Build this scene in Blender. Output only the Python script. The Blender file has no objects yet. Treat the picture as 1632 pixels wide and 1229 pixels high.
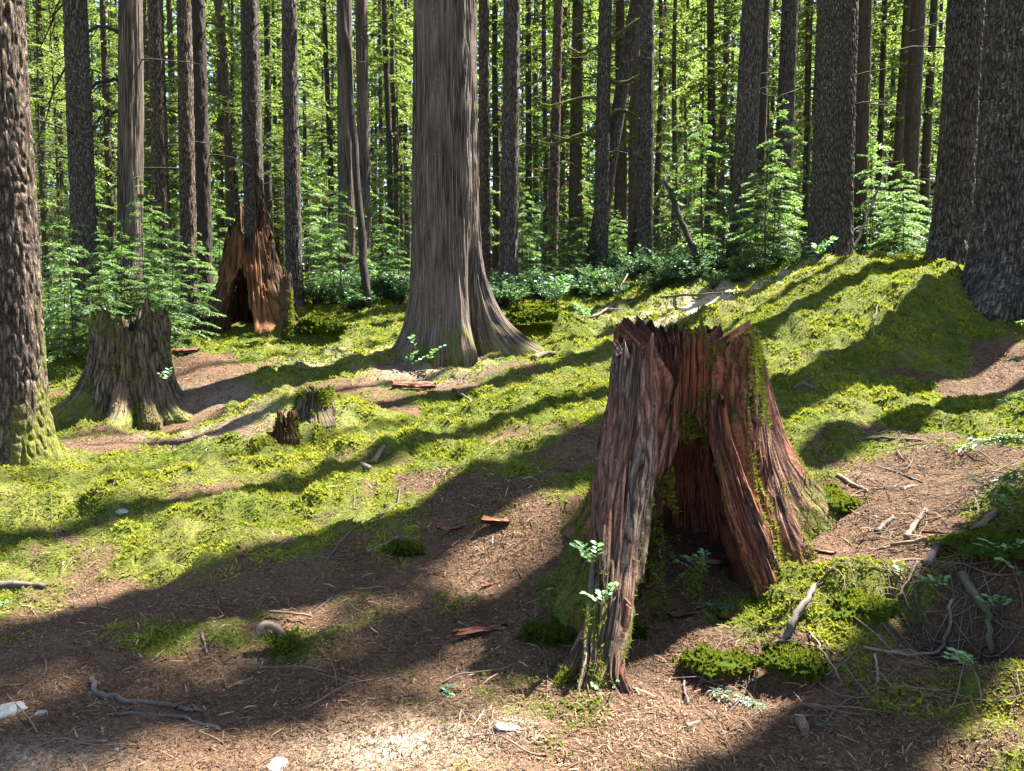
import bpy, math, random
import numpy as np
from mathutils import Vector

# ------------------------------------------------------------------ camera, sky, sun, exposure
scene = bpy.context.scene
F_PX, CX, CY = 1250.0, 816.0, 614.5
PITCH = math.radians(4.0)
CAM = np.array([0.0, 0.0, 1.6])
SUN_AZ, SUN_EL = math.radians(55.0), math.radians(59.0)
SUN_STRENGTH, SKY_STRENGTH, EXPOSURE = 5.0, 0.052, 3.08

cam_data = bpy.data.cameras.new("camera")
cam_data.sensor_width = 36.0
cam_data.lens = F_PX * 36.0 / 1632.0
cam_data.clip_end = 2000.0
cam = bpy.data.objects.new("camera", cam_data)
cam.location = CAM
cam.rotation_euler = (math.radians(90) - PITCH, 0, 0)
scene.collection.objects.link(cam)
scene.camera = cam

world = bpy.data.worlds.new("World")
scene.world = world
world.use_nodes = True
wn = world.node_tree
wn.nodes.clear()
sky = wn.nodes.new("ShaderNodeTexSky")
sky.sky_type = 'NISHITA'
sky.sun_disc = False
sky.sun_elevation = SUN_EL
sky.sun_rotation = SUN_AZ
bg = wn.nodes.new("ShaderNodeBackground")
bg.inputs[1].default_value = SKY_STRENGTH
wo = wn.nodes.new("ShaderNodeOutputWorld")
wn.links.new(sky.outputs[0], bg.inputs[0])
wn.links.new(bg.outputs[0], wo.inputs[0])

sun_data = bpy.data.lights.new("sun", 'SUN')
sun_data.energy = SUN_STRENGTH
sun_data.angle = math.radians(0.5)
sun_data.color = (1.0, 0.95, 0.86)
sun = bpy.data.objects.new("sun", sun_data)
to_sun = Vector((math.sin(SUN_AZ) * math.cos(SUN_EL), math.cos(SUN_AZ) * math.cos(SUN_EL), math.sin(SUN_EL)))
sun.rotation_euler = (-to_sun).to_track_quat('-Z', 'Y').to_euler()
sun.location = (20, 30, 45)
scene.collection.objects.link(sun)

scene.view_settings.view_transform = 'Standard'
scene.view_settings.look = 'None'
scene.view_settings.gamma = 1.0
scene.view_settings.exposure = EXPOSURE
scene.cycles.max_bounces = 8
scene.cycles.diffuse_bounces = 4
scene.cycles.transmission_bounces = 5
scene.cycles.transparent_max_bounces = 8

rng = np.random.default_rng(7)
random.seed(7)
COL = scene.collection
DEG = math.pi / 180

# ------------------------------------------------------------------ noise
def _hash(ix, iy, iz, seed):
    h = (ix.astype(np.int64) * 374761393 + iy.astype(np.int64) * 668265263 + iz.astype(np.int64) * 1440662683 + seed * 982451653) & 0xFFFFFFFF
    h = ((h ^ (h >> 13)) * 1274126177) & 0xFFFFFFFF
    h = ((h ^ (h >> 16)) * 2246822519) & 0xFFFFFFFF
    return ((h ^ (h >> 15)) & 0xFFFFFF).astype(np.float64) / 0xFFFFFF

def vnoise(x, y, z=0.0, seed=0):
    x, y, z = np.broadcast_arrays(np.asarray(x, float), np.asarray(y, float), np.asarray(z, float))
    fx, fy, fz = np.floor(x), np.floor(y), np.floor(z)
    tx, ty, tz = x - fx, y - fy, z - fz
    ix, iy, iz = fx.astype(np.int64), fy.astype(np.int64), fz.astype(np.int64)
    sx, sy, sz = tx*tx*(3-2*tx), ty*ty*(3-2*ty), tz*tz*(3-2*tz)
    out = 0
    for a in (0, 1):
        wx = sx if a else 1 - sx
        for b in (0, 1):
            wy = sy if b else 1 - sy
            for c in (0, 1):
                wz = sz if c else 1 - sz
                out = out + wx*wy*wz*_hash(ix+a, iy+b, iz+c, seed)
    return out * 2 - 1

def fbm(x, y, z=0.0, seed=0, octv=4, gain=0.5):
    s, a, f = 0, 1.0, 1.0
    for k in range(octv):
        s = s + a * vnoise(np.asarray(x)*f, np.asarray(y)*f, np.asarray(z)*f, seed + k*17)
        a *= gain; f *= 2.03
    return s

def sstep(a, b, x):
    t = np.clip((np.asarray(x, float) - a) / (b - a), 0, 1)
    return t*t*(3-2*t)

# ------------------------------------------------------------------ pixel of the photo + distance -> point in the place
CP, SP = math.cos(PITCH), math.sin(PITCH)
def ray(u, v):
    a, b = (u - CX) / F_PX, (CY - v) / F_PX
    return a, CP + b*SP, b*CP - SP
def at(u, v, y):
    dx, dy, dz = ray(u, v)
    k = y / dy
    return np.array([dx*k, y, CAM[2] + dz*k])
def x_of(u, v, y):
    return at(u, v, y)[0]
def pix(x, y, z):
    z = z - CAM[2]
    fw = y*CP - z*SP; up = y*SP + z*CP
    return CX + F_PX*x/fw, CY - F_PX*up/fw

# ------------------------------------------------------------------ terrain from survey points (u, v, distance, moss)
G = [
 (-200,1229,2.75,0),(0,1229,2.75,0),(400,1229,2.75,0),(816,1229,2.75,0),(1200,1229,2.75,0),(1500,1229,2.62,.1),(1800,1229,2.5,.3),
 (0,1100,3.4,.1),(400,1100,3.4,0),(800,1100,3.4,0),(960,1105,3.3,.1),(1200,1100,3.3,.2),(1450,1100,3.05,.1),(1632,1080,2.85,.25),
 (-100,1000,4.1,.6),(0,1000,4.05,.6),(220,1000,4.05,.6),(400,1000,4.05,.35),(620,1000,4.0,.05),(800,1000,3.95,.1),(870,980,3.95,.85),(1100,1000,3.75,.2),(1300,1000,3.6,.3),(1500,1000,3.35,.2),(1632,950,3.35,.25),
 (0,900,4.95,.55),(180,900,4.9,.65),(300,900,4.9,1),(450,880,4.95,.95),(600,900,4.8,.3),(740,880,4.7,.1),(850,900,4.55,.35),(1130,900,4.2,.05),(1235,930,4.1,.1),(1400,900,4.05,.1),(1500,855,4.1,.3),(1570,830,4.1,.9),(1632,840,4.0,.8),
 (0,800,5.9,1),(120,790,6.0,.8),(300,800,6.0,.55),(450,780,6.2,.6),(600,800,5.9,.55),(740,790,5.5,.35),(870,800,5.15,.3),(1330,800,4.95,.7),(1420,780,4.9,.05),(1500,790,4.75,.0),(1632,760,4.65,.1),
 (40,740,6.5,1),(-150,780,6.2,.9),(150,725,7.2,.1),
 (210,690,9.0,.35),(330,700,7.9,.05),(450,715,7.4,.7),(560,700,7.6,1),(700,700,7.1,.6),(800,720,6.4,.4),(900,700,6.6,.5),(1300,715,6.0,.3),(1420,700,6.1,.4),(1500,690,6.3,1),(1632,670,6.4,1),
 (100,630,10.2,.7),(330,645,9.9,.0),(420,650,9.1,.05),(520,655,8.5,.9),(660,655,8.9,.2),(760,640,9.2,.7),(900,640,8.2,.95),(1250,650,7.1,1),(1400,640,7.7,1),(1550,620,7.9,.15),(1632,610,8.0,.1),
 (330,600,10.6,.2),(420,605,10.4,.3),(540,600,10.8,.8),(640,600,10.9,.05),(700,590,11.2,.1),(800,590,10.8,.6),(950,590,10.5,1),(1250,600,8.4,1),(1400,560,9.2,1),(1500,540,9.3,.9),(1600,530,9.6,.8),(1720,535,9.7,.8),(1640,522,10.1,.9),
 (60,580,11,.9),(300,560,12.2,1),(450,555,12.6,1),(560,565,12.2,.8),(640,545,12.6,1),(700,560,12.0,.3),(830,545,12.4,.9),(880,520,13.0,1),(950,545,12.3,1),(1150,560,10,1),(1280,520,10.2,1),(1420,490,10.0,1),(1530,470,10.6,1),
 (200,530,14,1),(400,525,14.5,1),(560,505,15,1),(870,500,14.3,1),(1050,500,13.6,.9),(1130,490,13.2,.3),(1200,465,13.4,.3),(1250,450,13.0,.9),(1330,418,12.8,1),(1450,425,12.2,1),(1550,440,11.8,1),(1600,418,13.0,1),(1720,415,13.4,1),
 (850,470,16.5,1),(1000,450,16.5,1),(1130,432,16,1),(60,490,17,1),(250,485,17,1),(560,462,18,1),
]
GX = [(-9,0,.1,0),(0,0,0,0),(5,0,.35,.3),(9,2,1.0,.4),(-9,4,.25,.5),(12,7,2.0,.8),(-12,9,.9,.8),(0,-12,-.1,0),(-30,-10,0,.3),(30,-10,1.5,.3),
 (4.3,15.5,2.75,1),(7.5,15,2.8,1),(11,14,3.0,1),(-16,16,2.0,1),(0,24,3.3,1),(-14,24,2.8,1),(14,24,3.9,1),(0,38,4.5,1),(-28,38,4.0,1),(28,38,5.4,1),
 (0,65,6.6,1),(-50,65,6.2,1),(50,65,8.0,1),(0,130,11,1),(-100,130,11,1),(100,130,13,1),(-60,10,1.5,1),(60,10,5,1),(-150,60,7,1),(150,60,12,1)]
pts = [tuple(at(u, v, d)) + (m,) for u, v, d, m in G] + [tuple(map(float, g)) for g in GX]
CTRL = np.array(pts)
def _phi(r2):
    return 0.5 * r2 * np.log(r2 + 1e-9)
_n = len(CTRL)
_A = np.zeros((_n+3, _n+3))
_d2 = ((CTRL[:, None, :2] - CTRL[None, :, :2])**2).sum(-1)
_A[:_n, :_n] = _phi(_d2) + np.eye(_n) * (0.06 + 0.02*np.clip(CTRL[:, 1], 0, 40))
_A[:_n, _n] = 1; _A[:_n, _n+1:] = CTRL[:, :2]
_A[_n:, :_n] = _A[:_n, _n:].T
_W = np.linalg.solve(_A, np.concatenate([CTRL[:, 2], np.zeros(3)]))
# raised spots: x, y, height, radius
def _spot(u, v, d, h, r):
    p = at(u, v, d); return (p[0], p[1], h, r)
SPOTS = [_spot(500,655,8.35,.16,.42), _spot(470,700,7.6,.10,.35), _spot(560,605,10.7,.10,.5), _spot(1330,795,5.0,.10,.30), _spot(1365,800,4.95,.05,.25),
         _spot(510,520,12.9,.22,.45), _spot(1400,480,10.2,.12,.9), _spot(1300,560,9.2,.10,.7), _spot(1500,450,10.6,.16,.7), _spot(1250,520,10.4,.12,.8),
         _spot(870,505,13.2,.25,.55), _spot(700,565,11.5,.10,.8), _spot(450,880,4.95,.05,.5), _spot(900,560,11.6,.10,.7), _spot(850,660,8.6,.08,.6),
         _spot(1380,950,3.75,.10,.18), _spot(1140,1040,3.55,.08,.16), _spot(1270,1040,3.5,.10,.18), _spot(1580,900,3.75,.10,.3), _spot(60,780,6.2,.06,.6),
         _spot(1510,985,3.4,-.26,.20),_spot(1600,1000,3.3,-.24,.24),_spot(1430,960,3.65,-.12,.12),_spot(960,900,4.3,.12,.35), _spot(870,990,3.9,.04,.3)]
_g = np.random.default_rng(19)
for _k in range(150):
    _u, _v = _g.uniform(0, 1632), _g.uniform(0, 1)
    _d = _g.uniform(5.0, 14.5)
    _x = (_u-CX)/F_PX*_d*1.15
    _right = _x > .25*_d*.5 and _d > 6
    SPOTS.append((_x, _d, _g.uniform(.03, .10)*(1.7 if _right else 1)*(-.5 if _k % 4 == 0 else 1), _g.uniform(.14, .42)))
def base_z(x, y):
    x = np.atleast_1d(np.asarray(x, float)); y = np.atleast_1d(np.asarray(y, float))
    out = np.empty(x.shape)
    xf, yf, of = x.ravel(), y.ravel(), out.ravel()
    for i in range(0, xf.size, 20000):
        sl = slice(i, i+20000)
        r2 = (xf[sl, None]-CTRL[None, :, 0])**2 + (yf[sl, None]-CTRL[None, :, 1])**2
        of[sl] = _phi(r2) @ _W[:_n] + _W[_n] + _W[_n+1]*xf[sl] + _W[_n+2]*yf[sl]
    return of.reshape(x.shape)
def moss_at(x, y):
    x = np.atleast_1d(np.asarray(x, float)); y = np.atleast_1d(np.asarray(y, float))
    out = np.empty(x.shape)
    xf, yf, of = x.ravel(), y.ravel(), out.ravel()
    for i in range(0, xf.size, 20000):
        sl = slice(i, i+20000)
        r2 = (xf[sl, None]-CTRL[None, :, 0])**2 + (yf[sl, None]-CTRL[None, :, 1])**2
        w = 1.0 / (r2 + 0.02)**1.6
        of[sl] = (w * CTRL[None, :, 3]).sum(1) / w.sum(1)
    m = of.reshape(x.shape)
    m = m + 0.46*fbm(x*1.3, y*1.3, 3.0, 51, 4) + 0.12*vnoise(x*9, y*9, 0, 52)
    return sstep(0.12, 0.74, m)
def ground_z(x, y, m=None):
    x = np.atleast_1d(np.asarray(x, float)); y = np.atleast_1d(np.asarray(y, float))
    z = base_z(x, y)
    for sx, sy, h, r in SPOTS:
        z = z + h*np.exp(-((x-sx)**2 + (y-sy)**2)/(r*r))
    if m is None: m = moss_at(x, y)
    z = z + 0.05*fbm(x*1.1, y*1.1, 0, 11, 3) + 0.014*fbm(x*4.2, y*4.2, 0, 12, 3)
    bumps = np.abs(fbm(x*2.6, y*2.6, 0, 13, 3)) + .5*np.abs(vnoise(x*6.3, y*6.3, 0, 16))
    z = z + m*(0.105*bumps - .04 + 0.022*np.abs(vnoise(x*11, y*11, 0, 14)))
    return z
def gz(x, y):
    return float(ground_z(x, y)[0])

# ------------------------------------------------------------------ objects
def tag(o, label, cat, group=None, kind=None):
    o['label'] = label; o['category'] = cat
    if group: o['group'] = group
    if kind: o['kind'] = kind
    return o
def empty(name, loc, label, cat, group=None, rz=0.0):
    o = bpy.data.objects.new(name, None)
    o.empty_display_size = 0.2
    o.location = [float(c) for c in loc]; o.rotation_euler = (0, 0, rz)
    COL.objects.link(o)
    return tag(o, label, cat, group)

class MB:
    """collects faces; build() links them as ONE mesh object"""
    def __init__(self):
        self.v, self.q, self.t, self.a, self.qm, self.tm, self.fib, self.n = [], [], [], [], [], [], [], 0
    def add(self, V, Fc, tint=None, mat=0, fib=None):
        V = np.asarray(V, float).reshape(-1, 3); Fc = np.asarray(Fc, np.int64)
        if len(V) == 0 or len(Fc) == 0: return
        self.v.append(V)
        (self.q if Fc.shape[1] == 4 else self.t).append(Fc + self.n)
        (self.qm if Fc.shape[1] == 4 else self.tm).append(np.full(len(Fc), mat))
        self.a.append(np.full(len(V), 0.5) if tint is None else np.broadcast_to(np.asarray(tint, float), (len(V),)))
        self.fib.append(V.copy() if fib is None else np.asarray(fib, float))
        self.n += len(V)
    def mesh(self, name, mats, smooth=True):
        me = bpy.data.meshes.new(name)
        V = np.concatenate(self.v)
        Q = np.concatenate(self.q) if self.q else np.zeros((0, 4), np.int64)
        T = np.concatenate(self.t) if self.t else np.zeros((0, 3), np.int64)
        me.vertices.add(len(V)); me.vertices.foreach_set("co", V.astype(np.float32).ravel())
        nl = Q.size + T.size
        me.loops.add(nl); me.loops.foreach_set("vertex_index", np.concatenate([Q.ravel(), T.ravel()]).astype(np.int32))
        me.polygons.add(len(Q) + len(T))
        st = np.concatenate([np.arange(len(Q))*4, Q.size + np.arange(len(T))*3]).astype(np.int32)
        me.polygons.foreach_set("loop_start", st)
        mi = np.concatenate([np.concatenate(self.qm) if self.qm else np.zeros(0), np.concatenate(self.tm) if self.tm else np.zeros(0)]).astype(np.int32)
        me.polygons.foreach_set("material_index", mi)
        me.polygons.foreach_set("use_smooth", np.full(len(mi), bool(smooth)))
        at_ = me.attributes.new("tint", 'FLOAT', 'POINT'); at_.data.foreach_set("value", np.concatenate(self.a).astype(np.float32))
        fb = me.attributes.new("fib", 'FLOAT_VECTOR', 'POINT'); fb.data.foreach_set("vector", np.concatenate(self.fib).astype(np.float32).ravel())
        for m in (mats if isinstance(mats, (list, tuple)) else [mats]): me.materials.append(m)
        me.update(calc_edges=True)
        return me
    def build(self, name, mats, parent=None, smooth=True, loc=None):
        o = bpy.data.objects.new(name, self.mesh(name, mats, smooth))
        COL.objects.link(o)
        if parent is not None: o.parent = parent
        if loc is not None: o.location = [float(c) for c in loc]
        return o

def grid_faces(nr, nc, wrap=False):
    c = nc if wrap else nc-1
    i, j = np.meshgrid(np.arange(nr-1), np.arange(c), indexing='ij')
    j2 = (j+1) % nc
    return np.stack([i*nc+j, i*nc+j2, (i+1)*nc+j2, (i+1)*nc+j], -1).reshape(-1, 4)

def tube(P, R, ns=8, rough=0.0, seed=0):
    P = np.asarray(P, float); n = len(P); R = np.broadcast_to(np.asarray(R, float), (n,))
    T = np.gradient(P, axis=0); T /= np.linalg.norm(T, axis=1)[:, None] + 1e-9
    up = np.array([0, 0, 1.0]) if abs(T[:, 2]).mean() < 0.8 else np.array([1.0, 0, 0])
    A = np.cross(T, up); A /= np.linalg.norm(A, axis=1)[:, None] + 1e-9
    B = np.cross(T, A)
    th = np.linspace(0, 2*math.pi, ns, endpoint=False)
    ring = A[:, None, :]*np.cos(th)[None, :, None] + B[:, None, :]*np.sin(th)[None, :, None]
    rr = R[:, None] * np.ones((1, ns))
    s = np.concatenate([[0], np.cumsum(np.linalg.norm(np.diff(P, axis=0), axis=1))])
    if rough: rr = rr*(1 + rough*fbm(np.cos(th)[None]*1.5 + s[:, None]*6, np.sin(th)[None]*1.5, s[:, None]*9, seed, 2))
    V = (P[:, None, :] + ring*rr[..., None]).reshape(-1, 3)
    fib = np.stack([np.broadcast_to(th[None]*R.max(), (n, ns)), np.broadcast_to(s[:, None], (n, ns)), np.zeros((n, ns))], -1).reshape(-1, 3)
    Fq = grid_faces(n, ns, True)
    V = np.concatenate([V, P[:1], P[-1:]]); fib = np.concatenate([fib, fib[:1], fib[-1:]])
    a = np.arange(ns); b = (a+1) % ns
    cap = np.concatenate([np.stack([np.full(ns, n*ns), b, a], -1), np.stack([np.full(ns, n*ns+1), (n-1)*ns+a, (n-1)*ns+b], -1)])
    return V, Fq, cap, fib
def add_tube(mb, P, R, ns=8, tint=None, mat=0, rough=0.0, seed=0):
    V, Fq, cap, fib = tube(P, R, ns, rough, seed)
    mb.add(V, Fq, tint, mat, fib)
    # caps reuse the same vertices
    mb.t.append(cap + mb.n - len(V)); mb.tm.append(np.full(len(cap), mat))

def leaves(P, D, Nn, L, W):
    """diamond leaves: base P, direction D, normal N"""
    n = len(P)
    L = np.broadcast_to(L, (n,))[:, None]; W = np.broadcast_to(W, (n,))[:, None]
    S = np.cross(D, Nn); S /= np.linalg.norm(S, axis=1)[:, None] + 1e-9
    V = np.stack([P, P + D*L*0.45 + S*W*0.5 + Nn*L*0.06, P + D*L, P + D*L*0.45 - S*W*0.5 + Nn*L*0.06], 1).reshape(-1, 3)
    return V, np.arange(n*4).reshape(n, 4)
def unit(a):
    return a / (np.linalg.norm(a, axis=-1, keepdims=True) + 1e-9)

# ------------------------------------------------------------------ materials
class NT:
    def __init__(self, name):
        self.m = bpy.data.materials.new(name); self.m.use_nodes = True
        self.t = self.m.node_tree; self.t.nodes.clear()
    def n(self, typ, **kw):
        nd = self.t.nodes.new(typ)
        for k, v in kw.items():
            if k.startswith('i_'):
                key = k[2:]
                key = int(key) if key.isdigit() else key.replace('_', ' ')
                sock = nd.inputs[key]
                if isinstance(v, bpy.types.NodeSocket): self.t.links.new(v, sock)
                else: sock.default_value = v
            else: setattr(nd, k, v)
        return nd
    def math(self, op, a, b=0.0, clamp=False):
        return self.n('ShaderNodeMath', operation=op, use_clamp=clamp, i_0=a, i_1=b).outputs[0]
    def attr(self, name, vec=False):
        a = self.n('ShaderNodeAttribute', attribute_name=name)
        return a.outputs['Vector'] if vec else a.outputs['Fac']
    def noise(self, vec, scale, detail=4.0, rough=0.55, dist=0.0):
        return self.n('ShaderNodeTexNoise', i_Vector=vec, i_Scale=scale, i_Detail=detail, i_Roughness=rough, i_Distortion=dist).outputs[0]
    def scale(self, vec, s):
        return self.n('ShaderNodeMapping', i_Vector=vec, i_Scale=s).outputs[0]
    def ramp(self, fac, stops):
        r = self.n('ShaderNodeValToRGB', i_Fac=fac)
        el = r.color_ramp.elements
        while len(el) < len(stops): el.new(0.5)
        for e, (p, c) in zip(el, stops):
            e.position = p; e.color = (c, c, c, 1) if isinstance(c, (int, float)) else tuple(c) + (1,)
        return r.outputs[0]
    def mix(self, fac, a, b, blend='MIX'):
        nd = self.n('ShaderNodeMix', data_type='RGBA', blend_type=blend)
        for s, v in ((nd.inputs[0], fac), (nd.inputs[6], a), (nd.inputs[7], b)):
            if isinstance(v, bpy.types.NodeSocket): self.t.links.new(v, s)
            else: s.default_value = v if isinstance(v, (int, float)) else tuple(v) + (1,)
        return nd.outputs[2]
    def out(self, shader):
        o = self.n('ShaderNodeOutputMaterial'); self.t.links.new(shader, o.inputs[0]); return self.m
    def surface(self, color, rough=0.9, bump=None, strength=0.5, dist=0.02, spec=0.2):
        p = self.n('ShaderNodeBsdfPrincipled', i_Base_Color=color, i_Roughness=rough)
        p.inputs['Specular IOR Level'].default_value = spec
        if bump is not None:
            b = self.n('ShaderNodeBump', i_Height=bump, i_Strength=strength, i_Distance=dist)
            self.t.links.new(b.outputs[0], p.inputs['Normal'])
        return self.out(p.outputs[0])

def mat_bark(name, dark, mid, light, sx, sz, lichen=0.0, moss=0.0, bump=0.9, dist=0.02, mosscol=(.07, .085, .018), rnd=False, red=None, crack=None):
    t = NT(name)
    fib = t.attr('fib', True)
    vec = t.scale(fib, (sx, sz, 1.0))
    n1 = t.noise(vec, 1.0, 5.0, 0.6, 0.6)
    n2 = t.noise(t.scale(fib, (sx*3.1, sz*2.4, 1.0)), 1.0, 4.0, 0.6, 0.3)
    big = t.noise(t.scale(fib, (1.6, .7, 1.0)), 1.0, 3.0)
    h = t.math('ADD', t.math('ADD', t.math('MULTIPLY', n1, 0.42), t.math('MULTIPLY', n2, 0.34)), t.math('MULTIPLY', t.noise(t.scale(fib, (95, 60, 1)), 1.0, 3.0, 0.7), 0.24))
    if crack:
        wv = t.n('ShaderNodeVectorMath', operation='ADD', i_0=t.scale(fib, (crack[0], crack[1], 1.0)), i_1=t.n('ShaderNodeVectorMath', operation='SCALE', i_0=t.n('ShaderNodeTexNoise', i_Vector=t.scale(fib, (crack[0]*.7, crack[1]*.9, 1)), i_Scale=1.0, i_Detail=3.0).outputs['Color'], i_Scale=1.3).outputs[0]).outputs[0]
        ve = t.n('ShaderNodeTexVoronoi', feature='DISTANCE_TO_EDGE', i_Vector=wv, i_Scale=1.0).outputs[0]
        cr = t.ramp(ve, [(0.0, 0.0), (crack[2], 1.0)])
        h = t.math('MULTIPLY', h, t.math('ADD', t.math('MULTIPLY', cr, .38), .62))
    col = t.ramp(h, [(0.33, dark), (0.48, mid), (0.66, light)])
    if red is not None:
        col = t.mix(t.math('MULTIPLY', t.ramp(big, [(0.45, 0.0), (0.62, 0.85)]), t.ramp(h, [(.3, .3), (.5, 1.0)])), col, red)
    col = t.mix(t.ramp(t.noise(t.scale(fib, (2.3, 1.1, 1)), 1.7, 2.0), [(0.3, 0.0), (0.7, 0.35)]), col, tuple(c*.55 for c in mid))
    if lichen:
        vo = t.noise(t.scale(fib, (26, 22, 1)), 1.0, 3.0, 0.7)
        lm = t.math('MULTIPLY', t.ramp(vo, [(0.60, 0.0), (0.66, 1.0)]), t.ramp(big, [(0.42, 0.0), (0.60, lichen)]))
        col = t.mix(lm, col, (.30, .32, .29))
    mn = t.noise(t.scale(fib, (3.0, 1.2, 1)), 1.6, 5.0, 0.65)
    mm = t.math('ADD', t.math('ADD', t.attr('tint'), moss), t.math('MULTIPLY', t.math('SUBTRACT', mn, 0.5), 2.0))
    mm = t.ramp(mm, [(0.60, 0.0), (0.85, 1.0)])
    mc = t.mix(t.ramp(n2, [(0.35, 0.0), (0.65, 1.0)]), tuple(c*.5 for c in mosscol), mosscol)
    col = t.mix(t.math('MULTIPLY', mm, t.ramp(n2, [(0.38, .45), (0.52, 1.0)])), col, mc)
    if rnd:
        oi = t.n('ShaderNodeObjectInfo').outputs['Random']
        col = t.mix(1.0, col, t.ramp(oi, [(0.0, (.65, .66, .7)), (1.0, (1.25, 1.1, .95))]), 'MULTIPLY')
    return t.surface(col, 0.92, h, bump, dist, 0.15)

M = {}
M['bark_cedar'] = mat_bark('bark_cedar', (.014, .011, .009), (.16, .12, .095), (.42, .335, .265), 50, 1.3, 0.35, -.1, 1.0, .04, (.13, .13, .03), red=(.19, .14, .11), crack=(50, 1.1, .3))
M['bark_fir'] = mat_bark('bark_fir', (.014, .010, .008), (.125, .09, .063), (.34, .26, .19), 34, 13, 0.2, 0.0, 1.0, .03, (.12, .13, .022), crack=(30, 7, .3))
M['bark_hemlock'] = mat_bark('bark_hemlock', (.014, .011, .009), (.115, .092, .076), (.29, .25, .21), 36, 9, 0.8, -.15, 1.0, .025, crack=(32, 5.5, .34))
M['bark_pale'] = mat_bark('bark_pale', (.016, .013, .010), (.095, .078, .060), (.25, .21, .165), 34, 12, 0.7, -.05, 1.0, .025, crack=(32, 8, .3))
M['bark_dark'] = mat_bark('bark_dark', (.010, .008, .006), (.045, .036, .028), (.115, .095, .075), 20, 5, 0.2, -.05, 1.0, .025, rnd=True)
M['rot_red'] = mat_bark('rot_red', (.012, .006, .004), (.165, .078, .052), (.42, .27, .20), 34, 4.5, 0.35, -.05, 1.0, .025, (.10, .115, .022), red=(.33, .095, .045), crack=(44, 4.0, .22))
M['rot_leg'] = mat_bark('rot_leg', (.016, .011, .008), (.14, .10, .075), (.36, .28, .21), 36, 4.5, 0.35, .0, 1.0, .025, (.12, .13, .022), red=(.22, .085, .05), crack=(40, 4.0, .22))
M['rot_grey'] = mat_bark('rot_grey', (.013, .010, .007), (.13, .105, .07), (.32, .265, .18), 32, 4.5, 0.2, .0, 1.0, .025, (.12, .125, .025), red=(.15, .09, .05), crack=(34, 3.5, .22))
M['rot_orange'] = mat_bark('rot_orange', (.005, .003, .002), (.042, .025, .014), (.15, .085, .045), 24, 1.6, 0.0, -.2, 1.0, .02, red=(.27, .11, .04), crack=(18, 1.4, .15))
M['stick'] = mat_bark('stick', (.045, .03, .022), (.14, .10, .072), (.31, .245, .18), 60, 6, 0.0, -.3, .8, .004)
M['stick_dark'] = mat_bark('stick_dark', (.03, .024, .02), (.085, .068, .058), (.18, .15, .135), 60, 6, 0.0, -.3, .8, .004)
M['stick_mossy'] = mat_bark('stick_mossy', (.03, .03, .02), (.09, .08, .05), (.16, .14, .09), 40, 6, 0.0, .25, .8, .006)

def mat_leaf(name, c0, c1, trans, mixf=0.45, rough=0.45, gloss=0.06, mid=None):
    t = NT(name)
    oi = t.n('ShaderNodeObjectInfo').outputs['Random']
    f = t.math('ADD', t.math('MULTIPLY', t.attr('tint'), 0.75), t.math('MULTIPLY', oi, 0.3), True)
    col = t.ramp(f, [(0.0, c0), (1.0, c1)] if mid is None else [(0.0, c0), (.42, mid), (1.0, c1)])
    tc = t.mix(1.0, t.ramp(f, [(0.0, tuple(.6*c for c in trans)), (1.0, tuple(1.1*c for c in trans))]), (1, 1, 1), 'MULTIPLY')
    d = t.n('ShaderNodeBsdfDiffuse', i_Color=col).outputs[0]
    tr = t.n('ShaderNodeBsdfTranslucent', i_Color=tc).outputs[0]
    g = t.n('ShaderNodeBsdfGlossy', i_Color=(.8, .9, 1, 1), i_Roughness=rough).outputs[0]
    s1 = t.n('ShaderNodeMixShader', i_0=mixf, i_1=d, i_2=tr).outputs[0]
    return t.out(t.n('ShaderNodeMixShader', i_0=gloss, i_1=s1, i_2=g).outputs[0])
M['needles'] = mat_leaf('needles', (.014, .038, .012), (.085, .12, .024), (.20, .28, .045), .45)
M['needles_young'] = mat_leaf('needles_young', (.016, .055, .022), (.068, .125, .030), (.22, .37, .065), .45)
M['leaf_broad'] = mat_leaf('leaf_broad', (.025, .07, .035), (.07, .13, .05), (.14, .28, .06), 0.35, 0.4, 0.05)
M['leaf_huckle'] = mat_leaf('leaf_huckle', (.085, .20, .06), (.15, .30, .09), (.25, .45, .10), 0.4, 0.4, 0.05)
M['moss'] = mat_leaf('moss', (.010, .020, .005), (.235, .225, .028), (.27, .31, .03), 0.3, 0.6, 0.0, (.058, .092, .013))

t = NT('forest_floor')
pos = t.n('ShaderNodeNewGeometry').outputs['Position']
ms = t.attr('tint')
n1 = t.noise(pos, 9.0, 6.0, 0.7); n2 = t.noise(pos, 55.0, 5.0, 0.7); n3 = t.noise(pos, 1.4, 4.0, 0.6); n4 = t.noise(pos, 220.0, 2.0, 0.6)
lit = t.ramp(t.math('ADD', t.math('MULTIPLY', n2, .6), t.math('MULTIPLY', n4, .4)), [(0.34, (.012, .007, .004)), (0.5, (.070, .041, .024)), (0.68, (.185, .12, .072))])
lit = t.mix(t.ramp(n3, [(0.42, 0.0), (0.62, .55)]), lit, t.mix(n2, (.085, .045, .026), (.18, .11, .068)))
mos = t.ramp(t.math('ADD', t.math('MULTIPLY', n1, .45), t.math('MULTIPLY', n2, .55)), [(0.35, (.014, .020, .005)), (0.5, (.06, .078, .012)), (0.68, (.17, .18, .025))])
mos = t.mix(t.ramp(n3, [(0.45, 0.0), (0.7, .5)]), mos, t.mix(n2, (.10, .08, .03), (.22, .19, .06)))
dust_sun = t.ramp(t.attr('fib'), [(0.0, 0.0), (1.0, 1.0)])
col = t.mix(t.ramp(t.math('ADD', ms, t.math('MULTIPLY', t.math('SUBTRACT', n2, .5), .9)), [(0.3, 0.0), (0.7, 1.0)]), lit, mos)
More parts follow.
